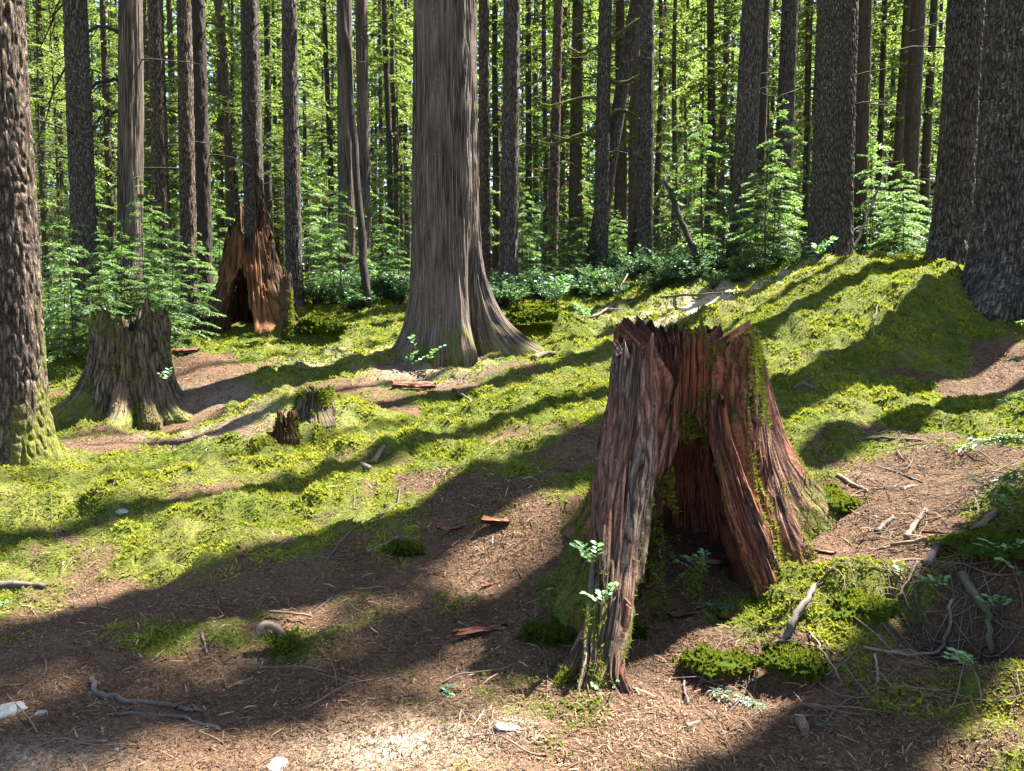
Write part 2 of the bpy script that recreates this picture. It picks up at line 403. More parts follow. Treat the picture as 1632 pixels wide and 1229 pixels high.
col = t.mix(t.math('MULTIPLY', dust_sun, t.ramp(n2, [(0.35, .3), (0.6, 1.0)])), col, (.50, .44, .33))  # pale colour for dusty soil and the painted sun strip
M['floor'] = t.surface(col, 0.95, t.math('ADD', n2, t.math('MULTIPLY', n4, .5)), 0.8, .02, 0.1)

t = NT('needle_litter')
lc = t.ramp(t.attr('tint'), [(0.0, (.018, .009, .005)), (0.45, (.082, .046, .026)), (0.8, (.175, .108, .063)), (1.0, (.34, .25, .16))])
M['litter'] = t.surface(lc, 0.85, None)
t = NT('stone')
pos = t.n('ShaderNodeTexCoord').outputs['Object']
n1 = t.noise(pos, 14.0, 5.0, 0.6); n2 = t.noise(pos, 90, 3.0)
M['stone'] = t.surface(t.ramp(t.math('ADD', t.math('MULTIPLY', n1, .6), t.math('MULTIPLY', n2, .4)), [(0.3, (.06, .06, .058)), (0.5, (.17, .17, .165)), (.72, (.30, .30, .29))]), 0.9, n1, .5, .01)
# ------------------------------------------------------------------ ground: one sheet, finest near the camera
def build_ground():
    ys = [-40, -25, -15, -9, -5, -2, -0.5, 0.4, 1.0]
    y = 1.4
    while y < 26: ys.append(y); y += max(0.011, 0.0055*y)
    while y < 170: ys.append(y); y *= 1.05
    ys = np.array(ys)
    tf = np.linspace(-1, 1, 470)
    outer = 1 + np.geomspace(0.02, 12, 22)
    ts = np.concatenate([-outer[::-1], tf, outer])
    X = ts[None, :] * (np.clip(ys, 1.0, None)[:, None]*0.72 + 1.3)
    far = np.abs(ts)[None, :] > 1
    X = np.where(far, np.sign(ts)[None]*(np.abs(X) + (np.abs(ts)[None]-1)**1.3*6), X)
    Y = np.broadcast_to(ys[:, None], X.shape)
    m = moss_at(X, Y)
    Z = ground_z(X, Y, m)
    near = np.exp(-np.clip(Y-2, 0, None)/6.0)
    Z = Z + near*(1-m)*0.006*fbm(X*22, Y*22, 0, 15, 2)
    def dab(u, v, d, r):
        p = at(u, v, d); return np.exp(-((X-p[0])**2/(r*r*2.2) + (Y-p[1])**2/(r*r)))
    dust_sun = np.zeros(X.shape)  # dusty soil, plus the sun strip behind the stump painted as pale colour
    for u, v, d, r, a in ((640,1195,2.85,.22,.5),(560,1200,2.85,.12,.4),(800,1160,3.0,.10,.5),(700,1160,3.0,.2,.3),(60,1200,2.8,.2,.3),(1170,480,13.5,.8,1.2),(1090,503,13.1,.6,1.1),(1235,452,13.4,.5,.8),(940,500,14,.4,.3),(560,575,12.0,.4,.5),(520,590,11.2,.4,.35),(680,605,10.9,.5,.45),(330,630,9.9,.5,.3),(380,690,8.2,.6,.35)):
        dust_sun = np.maximum(dust_sun, a*dab(u, v, d, r))
    dust_sun = np.clip(dust_sun + .5*dust_sun*fbm(X*3, Y*3, 0, 91, 4), 0, 1)
    m = m*(1-np.clip(dust_sun*1.1, 0, 1))
    mb = MB()
    fb = np.stack([dust_sun]*3, -1).reshape(-1, 3)
    mb.add(np.stack([X, Y, Z], -1).reshape(-1, 3), grid_faces(*X.shape), m.ravel(), 0, fb)
    o = mb.build('ground', M['floor'])
    o['kind'] = 'structure'
    o['label'] = 'forest floor of moss and brown needle litter rising gently away'
    return o
build_ground()

KEEP_OFF = []   # (x, y, r) solid bases that cover the ground

def scatter(n, y0, y1, spread=0.74):
    y = np.exp(rng.uniform(math.log(y0), math.log(y1), n))
    x = rng.uniform(-1, 1, n)*(y*spread + 0.4)
    return x, y
def off_solids(x, y):
    ok = np.ones(len(x), bool)
    for a, b, r in KEEP_OFF: ok &= (x-a)**2 + (y-b)**2 > r*r
    return ok

def build_moss():
    x, y = scatter(900000, 2.3, 17)
    m = moss_at(x, y)
    clump = 0.5 + 0.5*vnoise(x*6, y*6, 0, 33)
    k = (rng.random(len(x)) < m**1.5*(0.35 + 0.65*clump)) & off_solids(x, y)
    x, y, m, clump = x[k], y[k], m[k], clump[k]
    z = ground_z(x, y)
    n = len(x)
    a = rng.uniform(0, 2*math.pi, n)
    lean = rng.uniform(.5, 2.2, n)
    D = unit(np.stack([np.cos(a)*lean, np.sin(a)*lean, np.ones(n)], -1))
    S = unit(np.cross(D, rng.normal(size=(n, 3))))
    L = (0.010 + 0.0026*y)*rng.uniform(.6, 1.5, n)*(.45 + 1.0*clump)*np.where(rng.random(n) < .03, 1.4, 1.0)
    W = L*rng.uniform(.35, .75, n)
    P = np.stack([x, y, z - 0.004], -1)
    V = np.stack([P - S*W[:, None]*.5, P + S*W[:, None]*.5, P + D*L[:, None]], 1).reshape(-1, 3)
    tint = np.clip(0.43 + .42*fbm(x*1.1, y*1.1, 0, 34, 4) + .45*(clump-.5) + rng.normal(0, .13, n), 0, 1)
    mb = MB(); mb.add(V, np.arange(3*n).reshape(n, 3), np.repeat(tint, 3))
    o = mb.build('moss_carpet', M['moss'], smooth=False)
    tag(o, 'yellow green moss carpet covering the forest floor', 'moss', kind='stuff')

def build_litter():
    x, y = scatter(620000, 2.2, 13)
    m = moss_at(x, y)
    pat = 0.5 + 0.5*fbm(x*1.7, y*1.7, 0, 43, 3)
    k = (rng.random(len(x)) < np.clip(1 - m*0.84, 0, 1)*(.25+.75*np.clip(pat, 0, 1))) & off_solids(x, y)
    x, y = x[k], y[k]; n = len(x)
    z = ground_z(x, y) + rng.uniform(0.0, .007, n)
    a = rng.uniform(0, 2*math.pi, n)
    D = unit(np.stack([np.cos(a), np.sin(a), rng.normal(0, .22, n)], -1))
    S = unit(np.cross(D, np.array([0, 0, 1.0]) + rng.normal(0, .35, (n, 3))))
    big = rng.random(n) < .025
    L = np.where(big, rng.uniform(.03, .08, n), rng.uniform(.007, .022, n))*(.7+.13*y)
    W = np.where(big, rng.uniform(.003, .006, n), rng.uniform(.0016, .0040, n))*(.65+.16*y)
    P = np.stack([x, y, z], -1)
    h = S*W[:, None]*.5
    Mid = P + D*L[:, None]*.5 + np.array([0, 0, 1.0])*(L*rng.uniform(-.05, .18, n))[:, None]
    E = P + D*L[:, None]
    V = np.stack([P-h*.6, P+h*.6, Mid+h, Mid-h, E+h*.5, E-h*.5], 1).reshape(-1, 3)
    b = np.arange(n)*6
    Fq = np.concatenate([np.stack([b, b+1, b+2, b+3], -1), np.stack([b+3, b+2, b+4, b+5], -1)])
    tint = np.clip(rng.beta(2.0, 2.4, n) + .12*fbm(x*2, y*2, 0, 44, 2) + np.where(big, .12, 0), 0, 1)
    mb = MB(); mb.add(V, Fq, np.repeat(tint, 6))
    o = mb.build('needle_litter', M['litter'], smooth=False)
    tag(o, 'brown fallen needles and bark flakes strewn over the ground', 'needle litter', kind='stuff')

# ------------------------------------------------------------------ trunks
def trunk_mesh(seed, r, H, zvis, lobes=(), nseg=14, nring=14, amp=0.0, style='plate', mossbase=0.0, lean=(0, 0), bend=0.0, mossside=0.0):
    """lobes: (angle deg, reach, height scale, width deg)"""
    z = np.concatenate([np.linspace(-0.35, zvis, nring), np.linspace(zvis, H, 7)[1:]])
    th = np.linspace(0, 2*math.pi, nseg, endpoint=False)
    TH, Z = np.meshgrid(th, z)
    hz = np.clip(Z, 0, None)
    R = r*(1 - 0.80*hz/H)
    R = R + r*0.22*np.exp(-hz/0.35)
    for ang, reach, hs, wd in lobes:
        d = np.angle(np.exp(1j*(TH - ang*DEG)))/DEG
        R = R + reach*np.exp(-np.clip(Z, -.1, None)/hs)*np.exp(-(d/wd)**2)
    R = R*(1 + 0.05*fbm(np.cos(TH)*1.2, np.sin(TH)*1.2, Z*.5, seed, 2))
    if amp:
        cx, sy = np.cos(TH), np.sin(TH)
        if style == 'furrow':
            k = 1/0.075*r
            w = 0.5*vnoise(cx*3, sy*3, Z*1.3, seed+9) + .25*vnoise(cx*11, sy*11, Z*3, seed+19)
            rid = 1 - np.abs(vnoise(cx*k + w, sy*k + w, Z*1.0, seed+5))*1.9
            rid2 = 1 - np.abs(vnoise(cx*k*2.4, sy*k*2.4, Z*2.4, seed+6))*1.9
            R = R + amp*(0.65*rid + 0.35*rid2 - .5)
        else:
            k = 1/0.032*r
            w = 0.5*vnoise(cx*6, sy*6, Z*8, seed+9)
            rid = np.abs(vnoise(cx*k + w, sy*k + w, Z*10, seed+5))
            rid2 = np.abs(vnoise(cx*k*2, sy*k*2, Z*22, seed+6))
            R = R + amp*(0.5 - sstep(0, .35, .35-rid+.1)*1.0 + .3*rid2)
    ox = lean[0]*hz + bend*np.sin(hz*0.5) ; oy = lean[1]*hz
    V = np.stack([np.cos(TH)*R + ox, np.sin(TH)*R + oy, Z], -1).reshape(-1, 3)
    fib = np.stack([TH*r, Z + seed*3.7, np.zeros_like(Z)], -1).reshape(-1, 3)
    tint = mossbase*np.exp(-hz/1.0) + mossside*np.clip(.3+.7*np.cos(TH - 0.7), 0, 1)
    mb = MB(); mb.add(V, grid_faces(len(z), nseg, True), tint.ravel(), 0, fib)
    return mb

def dead_twigs(mb, seed, r, z0, z1, n, L0=.4, L1=1.4, droop=.3, mat=0):
    g = np.random.default_rng(seed)
    for k in range(n):
        zz = g.uniform(z0, z1); a = g.uniform(0, 2*math.pi); L = g.uniform(L0, L1)
        s = np.linspace(0, 1, 5)
        P = np.stack([np.cos(a)*(r*.8 + L*s), np.sin(a)*(r*.8 + L*s), zz + L*(.15*s - droop*s*s*g.uniform(.3, 1.6))], -1)
        P[1:, :2] += g.normal(0, .04*L, (4, 2))
        add_tube(mb, P, np.linspace(.012, .003, 5)*(1+L*.4), 4, .2, mat)

# ------------------------------------------------------------------ foliage
def bough(mb, base, az, L, droop, leaf, ntw, nlf, g, rise=.15, wid=.42, flat=.25, tint0=.5, wood=True, woodmat=1, wr=.008):
    s = np.linspace(0, 1, 6)
    ax = np.array([math.cos(az), math.sin(az), 0]); sd = np.array([-math.sin(az), math.cos(az), 0])
    def curve(s):
        return base + ax*(L*s)[..., None] + np.array([0, 0, 1.0])*(L*(rise*s - droop*s*s))[..., None]
    if wood: add_tube(mb, curve(s), np.linspace(wr*(1+L*.5), wr*.3, 6), 4, .1, woodmat)
    st = np.repeat(np.linspace(.12, 1.0, ntw), 2) + g.normal(0, .015, ntw*2)
    side = np.tile([1.0, -1.0], ntw)
    tl = L*wid*np.clip(1.08 - st, .08, 1)*np.clip(st*4, .4, 1)*g.uniform(.6, 1.15, ntw*2)
    P0 = curve(np.clip(st, 0, 1))
    ang = g.normal(58*DEG, 9*DEG, ntw*2)
    TD = ax*np.cos(ang)[:, None] + sd*(side*np.sin(ang))[:, None]
    TD[:, 2] += -droop*st*1.2 + g.normal(0, .12, ntw*2); TD = unit(TD)
    q = np.linspace(.05, 1, nlf)
    qq = np.broadcast_to(q[None], (ntw*2, nlf)) + g.normal(0, .04, (ntw*2, nlf))
    PL = P0[:, None] + TD[:, None]*(tl[:, None]*qq)[..., None]
    PL[..., 2] -= (tl[:, None]*qq**2)*.28
    ls = np.where(np.arange(nlf) % 2 == 0, 1.0, -1.0)[None, :]*np.ones((ntw*2, 1))
    la = g.normal(38*DEG, 14*DEG, (ntw*2, nlf))
    perp = unit(np.cross(np.array([0, 0, 1.0]), TD))[:, None]
    LD = TD[:, None]*np.cos(la)[..., None] + perp*(np.sin(la)*ls)[..., None]
    LD[..., 2] += g.normal(-.12, .2, (ntw*2, nlf)); LD = unit(LD.reshape(-1, 3))
    N = unit(np.array([0, 0, 1.0]) + g.normal(0, flat, (ntw*2*nlf, 3)))
    n = ntw*2*nlf
    Lf = leaf*g.uniform(.6, 1.35, n); 
    V, Fq = leaves(PL.reshape(-1, 3), LD, N, Lf, Lf*g.uniform(.32, .5, n))
    tint = np.clip(tint0 + .25*(np.repeat(st, nlf)-.5) + g.normal(0, .12, n), 0, 1)
    mb.add(V, Fq, np.repeat(tint, 4), 0)

def crown_mesh(name, seed, z0, z1, rmax, nb, leaf, ntw, nlf, mats, shape='cone', droop=.45, rise=.2, gap=.0, wood=True, trunk_r=.08, wr=.008, low=.5):
    g = np.random.default_rng(seed)
    mb = MB()
    for k in range(nb):
        f = (k + g.uniform(0, 1))/nb
        if g.random() < gap: continue
        zz = z0 + (z1-z0)*f
        L = rmax*((1-f)**.7*(low + (1-low)*min(1, f*3)) + .06)*g.uniform(.55, 1.1)
        az = k*2.399 + g.normal(0, .5)
        b = np.array([math.cos(az)*trunk_r, math.sin(az)*trunk_r, zz])
        bough(mb, b, az, L, droop*g.uniform(.6, 1.4), leaf, max(3, int(ntw*min(1, .4+L/rmax))), nlf, g, rise*g.uniform(.3, 1.3), tint0=g.uniform(.3, .7), wood=wood, wr=wr)
    return mb.mesh(name, mats, smooth=False)

CROWN_FAR = [crown_mesh('crown', 100+k, [4.5, 7, 6, 9, 5][k], [24, 26, 22, 27, 20][k], [2.3, 2.6, 2.1, 2.5, 2.4][k], 84, .21, 9, 5, [M['needles'], M['bark_dark']], gap=.3, wr=.012) for k in range(5)]
CROWN_HIGH = [crown_mesh('crown', 200+k, 14+k, 29+k, [2.4, 2.4, 2.0][k], [46, 46, 30][k], .34, 8, 4, [M['needles'], M['bark_dark']], gap=.2, wr=.014) for k in range(3)]
CROWN_YOUNG = [crown_mesh('crown', 300+k, [.7, 1.2, .5, 1.6][k], [6.5, 8.5, 5.0, 10][k], [1.7, 1.9, 1.5, 2.0][k], 64, .105, 9, 7, [M['needles'], M['bark_dark']], gap=.12, droop=.4, trunk_r=.03, wr=.006) for k in range(4)]
CROWN_SAP = [crown_mesh('foliage', 400+k, [.25, .2, .3, .15][k], [2.4, 1.7, 3.1, 1.2][k], [.95, .85, 1.05, .75][k], [26, 21, 31, 18][k], .054, 11, 8, [M['needles_young'], M['bark_dark']], droop=.28, rise=.12, trunk_r=.012, wr=.0035, low=.8) for k in range(4)]

def leafy_bush(name, seed, h, r, nst, leaf, per, mats, ratio=.55):
    g = np.random.default_rng(seed); mb = MB()
    for k in range(nst):
        a = g.uniform(0, 2*math.pi); o = g.uniform(.3, 1)
        s = np.linspace(0, 1, 6)
        P = np.stack([np.cos(a)*r*o*s**1.3, np.sin(a)*r*o*s**1.3, h*g.uniform(.55, 1)*(s - .25*s**2*o)], -1) + g.normal(0, .02, (6, 3))*s[:, None]
        add_tube(mb, P, np.linspace(.006, .002, 6), 4, .2, 1)
        q = g.uniform(.3, 1, per)
        B = np.stack([np.interp(q, s, P[:, c]) for c in range(3)], -1) + g.normal(0, .05*r, (per, 3))
        la = g.uniform(0, 2*math.pi, per)
        D = unit(np.stack([np.cos(la), np.sin(la), g.normal(-.05, .25, per)], -1))
        N = unit(np.array([0, 0, 1.0]) + g.normal(0, .4, (per, 3)))
        Lf = leaf*g.uniform(.6, 1.3, per)
        V, Fq = leaves(B, D, N, Lf, Lf*ratio)
        mb.add(V, Fq, np.repeat(np.clip(g.normal(.45, .2, per), 0, 1), 4))
    return mb.mesh(name, mats, smooth=False)
BUSH = [leafy_bush('foliage', 500+k, [.55, .8, .45][k], [.55, .6, .7][k], 26, [.06, .055, .075][k], 34, [M['leaf_broad'], M['bark_dark']]) for k in range(3)]

def attach(name, me, parent, scale=1.0, rz=0.0, loc=(0, 0, 0)):
    o = bpy.data.objects.new(name, me); COL.objects.link(o); o.parent = parent
    o.scale = (scale,)*3; o.rotation_euler = (0, 0, rz); o.location = loc
    return o
def gp(u, v, ymin=2.0, ymax=45.0):
    """where the ray through a pixel meets the ground"""
    dx, dy, dz = ray(u, v)
    y = np.geomspace(ymin, ymax, 500)
    k = y/dy
    x, z = dx*k, CAM[2] + dz*k
    below = np.nonzero(z < ground_z(x, y))[0]
    i = below[0] if len(below) else len(y)-1
    return np.array([x[i], y[i], gz(x[i], y[i])])

# ------------------------------------------------------------------ rotten stumps
def stump_mb(seed, rad, hfun, lobes, core, nth=300, nz=160, amp=.018, opening=None, recess=None, cap=None, moss=None, crack=.03, bot=-.3):
    th = np.linspace(-math.pi, math.pi, nth, endpoint=False) + math.pi/2   # seam at the back
    top = hfun(np.angle(np.exp(1j*th))/DEG)
    s = np.linspace(0, 1, nz)
    TH = np.broadcast_to(th[None], (nz, nth)); Z = bot + s[:, None]*(top[None] - bot)
    A = np.angle(np.exp(1j*TH))/DEG
    hz = np.clip(Z, -.12, None)
    R = rad(hz)*np.ones_like(TH)
    for a_top, a_base, reach, hs, wd in lobes:
        an = a_top + (a_base-a_top)*np.exp(-np.clip(hz, 0, None)/.5)
        d = np.angle(np.exp(1j*(TH - an*DEG)))/DEG
        e = reach*np.exp(-np.maximum(hz, -.5*hs)/hs)*np.exp(-np.abs(d/wd)**2.4)
        R = R + e
    if recess is not None: R = R - recess(A, hz)
    cx, sy = np.cos(TH), np.sin(TH)
    w = .5*vnoise(cx*2, sy*2, Z*1.5, seed+3)
    f1 = vnoise(cx*7 + w, sy*7 + w, Z*.7, seed); f2 = vnoise(cx*19 + w, sy*19 + w, Z*1.6, seed+1); f3 = vnoise(cx*46, sy*46, Z*4.0, seed+2)
    R = R + amp*(.8*f1 + .9*f2 + .7*f3)*(.6 + .8*np.abs(vnoise(cx*2, sy*2, Z*2, seed+15))) - crack*sstep(.16, .0, np.abs(vnoise(cx*9 + w, sy*9 + w, Z*.9, seed+7))) + amp*.9*vnoise(cx*3, sy*3, Z*5, seed+8)
    blk = sstep(.25, .40, vnoise(cx*8, sy*8, Z*2.3, seed+11)); R = R - .022*blk - amp*.8*sstep(.2, .35, vnoise(cx*15, sy*15, Z*7, seed+12))
    Ri = np.minimum(R - .05, core(hz)*(1 + .12*f1 + .08*f2)); Ri = np.clip(Ri, .02, None)
    zi = Z - (s[:, None]**8)*(.09 + .16*np.abs(f2))*np.clip(top[None]/1.2, .2, 1)
    Vo = np.stack([cx*R, sy*R, Z], -1).reshape(-1, 3)
    Vi = np.stack([cx*Ri, sy*Ri, zi], -1).reshape(-1, 3)
    fo = np.stack([TH*.45, Z + .4*(R - R.min()), np.zeros_like(Z)], -1).reshape(-1, 3)
    keep = np.ones((nz-1, nth), bool)
    if opening is not None:
        jit = .5*vnoise(cx*14, sy*14, Z*3, seed+5)
        keep = ~opening(A[:-1] + jit[:-1]*9, Z[:-1] + .05*f2[:-1])
    mt = np.zeros_like(Z) if moss is None else moss(A, hz)
    i, j = np.nonzero(keep); j2 = (j+1) % nth
    n = nz*nth
    q = [np.stack([i*nth+j, i*nth+j2, (i+1)*nth+j2, (i+1)*nth+j], -1), np.stack([n+i*nth+j, n+(i+1)*nth+j, n+(i+1)*nth+j2, n+i*nth+j2], -1)]
    kp = np.pad(keep, ((1, 1), (0, 0)))
    # rim and edges of openings
    i, j = np.nonzero(kp[1:-1] & ~kp[2:]); j2 = (j+1) % nth; a, b = (i+1)*nth+j, (i+1)*nth+j2; q.append(np.stack([a, b, n+b, n+a], -1))
    i, j = np.nonzero(kp[1:-1] & ~kp[:-2]); j2 = (j+1) % nth; a, b = i*nth+j, i*nth+j2; q.append(np.stack([b, a, n+a, n+b], -1))
    kr = np.roll(keep, -1, 1); i, j = np.nonzero(keep & ~kr); j2 = (j+1) % nth; a, b = i*nth+j2, (i+1)*nth+j2; q.append(np.stack([b, a, n+a, n+b], -1))
    kl = np.roll(keep, 1, 1); i, j = np.nonzero(keep & ~kl); a, b = i*nth+j, (i+1)*nth+j; q.append(np.stack([a, b, n+b, n+a], -1))
    mb = MB()
    fi = fo + np.array([7.0, 0, 0])
    mb.add(np.concatenate([Vo, Vi]), np.concatenate(q), np.concatenate([mt.ravel(), mt.ravel()*.2 - .1]), 0, np.concatenate([fo, fi]))
    if cap is not None:   # crumbled wood filling the middle
        rr = np.linspace(0, 1, 14); CT, CR = np.meshgrid(th[::6], rr)
        rc = core(np.array(cap))*1.15*CR
        X, Y = np.cos(CT)*rc, np.sin(CT)*rc
        Zc = cap + .05*fbm(X*9, Y*9, 0, seed+21, 3) - .04*(1-CR)
        mb.add(np.stack([X, Y, Zc], -1).reshape(-1, 3), grid_faces(14, CT.shape[1], True), .35)
    mb.outer = (Vo.reshape(nz, nth, 3), mt)
    return mb

def moss_tufts(mb, grid, mt, n, size, seed, thresh=.45, out=None, up=.8):
    """small moss blades over the mossy part of a surface grid"""
    g = np.random.default_rng(seed)
    nz, nth = mt.shape
    Pn = np.stack([np.gradient(grid[..., c], axis=1) for c in range(3)], -1); Pz = np.stack([np.gradient(grid[..., c], axis=0) for c in range(3)], -1)
    N = unit(np.cross(Pn, Pz))
    i = g.integers(0, nz, n*3); j = g.integers(0, nth, n*3)
    p = grid[i, j]
    nn = .5*vnoise(p[:, 0]*7, p[:, 1]*7, p[:, 2]*4, seed) + .25*vnoise(p[:, 0]*23, p[:, 1]*23, p[:, 2]*15, seed+1)
    k = (mt[i, j] + nn + .1*g.random(n*3)) > thresh
    i, j, nn = i[k][:n], j[k][:n], nn[k][:n]; p = grid[i, j]; m = len(p)
    if m == 0: return
    D = unit(N[i, j]*.8 + np.array([0, 0, up])*g.uniform(-.3, 1, (m, 1)) + g.normal(0, .45, (m, 3)))
    S = unit(np.cross(D, g.normal(size=(m, 3))))
    L = size*g.uniform(.5, 1.5, m)[:, None]
    V = np.stack([p - S*L*.2 - N[i, j]*.004, p + S*L*.2 - N[i, j]*.004, p + D*L], 1).reshape(-1, 3)
    mb.add(V, np.arange(3*m).reshape(m, 3), np.repeat(np.clip(g.normal(.42, .18, m) + nn*.2, 0, 1), 3))

def gauss(a, c, w):
    d = (a - c + 180) % 360 - 180
    return np.exp(-(d/w)**2)

# --- the big hollow stump
AX, AY = .95, 4.35
S0 = gz(AX, AY)
def h_main(a):
    h = 1.57 + .04*vnoise(a/5, 0, 0, 3) + .10*np.abs(vnoise(a/7, 1, 0, 4)) + .025*vnoise(a/2, 0, 0, 5)
    h = h - .16*gauss(a, -140, 17) - .30*gauss(a, -113, 9) - .05*gauss(a, -30, 40)
    h = h + .03*gauss(a, -88, 18) - .05*gauss(a, -66, 6) - .10*gauss(a, -5, 4)
    return h - S0
def moss_main(A, h):
    m = .34*gauss(A, 20, 40)*np.exp(-h/1.0) + .25*gauss(A, -45, 26)*(h < 1.2) + .55*gauss(A, -85, 18)*sstep(1.12, 1.32, h) + .45*gauss(A, -50, 22)*sstep(1.18, 1.38, h)
    m = m + .55*gauss(A, -128, 22)*np.exp(-h/.28) + .55*gauss(A, -170, 30)*np.exp(-h/.5) + .5*gauss(A, 140, 40)*np.exp(-h/.6) + .55*gauss(A, 22, 25)*np.exp(-h/.3)
    m = m + .34*sstep(.10, .0, h_main(A) - h)*(.4 + .6*np.maximum(gauss(A, -75, 35), gauss(A, 10, 50)))
    return m + .24 + .2*gauss(A, 0, 50)*sstep(.5, 1.2, h)
def open_main(A, Z):
    half = 35*np.clip(1 - np.clip(Z-.40, 0, None)/.44, 0, 1)**.8
    return (np.abs(A + 90 - 4*np.clip(Z, 0, 1)) < half) & (Z < .84)
root = empty('hollow_stump', (AX, AY, S0), 'big hollow reddish rotten stump with two splayed legs and mossy jagged rim', 'stump')
mb = stump_mb(31, lambda h: .365 + .07*np.exp(-h/.5), h_main,
              [(-140, -132, .30, .45, 20), (-38, -42, .17, .6, 20), (24, 24, .95, .60, 17), (138, 138, .42, .35, 18), (-168, -165, .22, .5, 24), (-8, -8, .30, .5, 13), (80, 80, .25, .4, 22)],
              lambda h: .215 + .15*np.exp(-np.clip(h, 0, None)/.4), nth=620, nz=330, amp=.017, opening=open_main,
              recess=lambda A, h: (.155*sstep(-124, -117, A)*sstep(-50, -60, A)*sstep(.45, .8, h)), moss=moss_main, crack=.035)
mb.build('stump_shell', M['rot_red'], root)
def limb(knots, seed, nc=110, nr=190, amp=.016):
    """knots: (u, v, distance, half width, half depth); a fibrous limb of decayed wood"""
    K = np.array([np.append(at(u, v, d) - [AX, AY, S0], [a, b]) for u, v, d, a, b in knots])
    kt = np.linspace(0, 1, len(K)); t = np.linspace(0, 1, nr)
    C = np.stack([np.interp(t, kt, K[:, c]) for c in range(5)], -1)
    for _ in range(60): C[1:-1] = (C[:-2] + 2*C[1:-1] + C[2:])/4
    T = unit(np.gradient(C[:, :3], axis=0)); X = unit(np.cross(T, np.array([0, 1.0, 0.2]))); Y = np.cross(T, X)
    th = np.linspace(0, 2*math.pi, nc, endpoint=False) + 1.57
    c, s = np.cos(th), np.sin(th)
    arc = np.concatenate([[0], np.cumsum(np.linalg.norm(np.diff(C[:, :3], axis=0), axis=1))])
    TH, AR = np.meshgrid(th, arc)
    w = .5*vnoise(np.cos(TH)*2, np.sin(TH)*2, AR*2, seed)
    f = amp*(1.3*vnoise(np.cos(TH)*3.2 + w, np.sin(TH)*3.2 + w, AR*1.1, seed) + .8*vnoise(np.cos(TH)*9 + w, np.sin(TH)*9, AR*2.2, seed+1) + .5*vnoise(np.cos(TH)*20, np.sin(TH)*20, AR*5, seed+2))
    f = f - .022*sstep(.15, 0, np.abs(vnoise(np.cos(TH)*4 + w, np.sin(TH)*4 + w, AR*1.2, seed+4))) + .010*vnoise(np.cos(TH)*4, np.sin(TH)*4, AR*9, seed+5) - .012*sstep(.15, .3, vnoise(np.cos(TH)*6, np.sin(TH)*6, AR*6, seed+8))
    sq = 1/(np.abs(c)**3 + np.abs(s)**3)**(1/3)
    P = C[:, None, :3] + X[:, None]*((C[:, None, 3]*sq + f)*c)[..., None] + Y[:, None]*((C[:, None, 4]*sq + f)*s)[..., None]
    top = arc[:, None] < .12
    P[..., 2] += np.where(top, (.12-arc[:, None])*1.2*np.abs(vnoise(c[None]*5, s[None]*5, 0, seed+6)), 0)
    mb = MB(); fib = np.stack([TH*.16, -AR, 0*TH], -1).reshape(-1, 3)
    mz = .2 + .55*sstep(.55, 1.15, AR)*gauss(TH/DEG, -40, 60) + .42*sstep(.9, 1.35, AR)
    V = P.reshape(-1, 3)
    mb.add(np.concatenate([V, C[:1, :3] - [0, 0, .05]]), grid_faces(nr, nc, True), np.append(mz.ravel(), 0), 0, np.concatenate([fib, fib[:1]]))
    a_ = np.arange(nc); mb.t.append(np.stack([np.full(nc, len(V)), (a_+1) % nc, a_], -1)); mb.tm.append(np.zeros(nc))
    mb.outer = (P, mz)
    return mb
legs = [limb([(1012, 575, 4.06, .105, .06), (1008, 650, 4.00, .125, .075), (996, 740, 3.90, .145, .085), (987, 830, 3.76, .135, .085), (980, 910, 3.62, .115, .08), (974, 980, 3.50, .10, .075), (962, 1045, 3.39, .085, .06), (945, 1090, 3.31, .05, .05), (935, 1120, 3.26, .03, .03)], 71),
        limb([(985, 985, 3.47, .05, .05), (976, 1035, 3.39, .05, .045), (978, 1075, 3.32, .045, .035), (994, 1105, 3.27, .035, .03), (1012, 1130, 3.23, .02, .02)], 72, 60, 90, .009),
        limb([(965, 960, 3.56, .04, .05), (940, 1020, 3.47, .05, .04), (918, 1065, 3.40, .045, .03), (895, 1098, 3.34, .025, .02), (880, 1115, 3.31, .015, .015)], 73, 60, 90, .009)]
for l_ in legs: l_.build('root_leg', M['rot_leg'], root)
legs.append(limb([(1142, 665, 4.02, .035, .05), (1156, 730, 3.99, .06, .06), (1178, 800, 3.96, .075, .07), (1203, 870, 3.94, .08, .07), (1224, 930, 3.92, .075, .06), (1240, 985, 3.90, .06, .05)], 74, 80, 120, .013))
legs[-1].build('root_leg', M['rot_red'], root)
mm = MB(); moss_tufts(mm, mb.outer[0], mb.outer[1], 36000, .018, 5, .50)
for l_ in legs: moss_tufts(mm, l_.outer[0], l_.outer[1], 3500, .016, 15, .55)
mm.build('moss', M['moss'], root, False)
KEEP_OFF.append((AX, AY, .18))

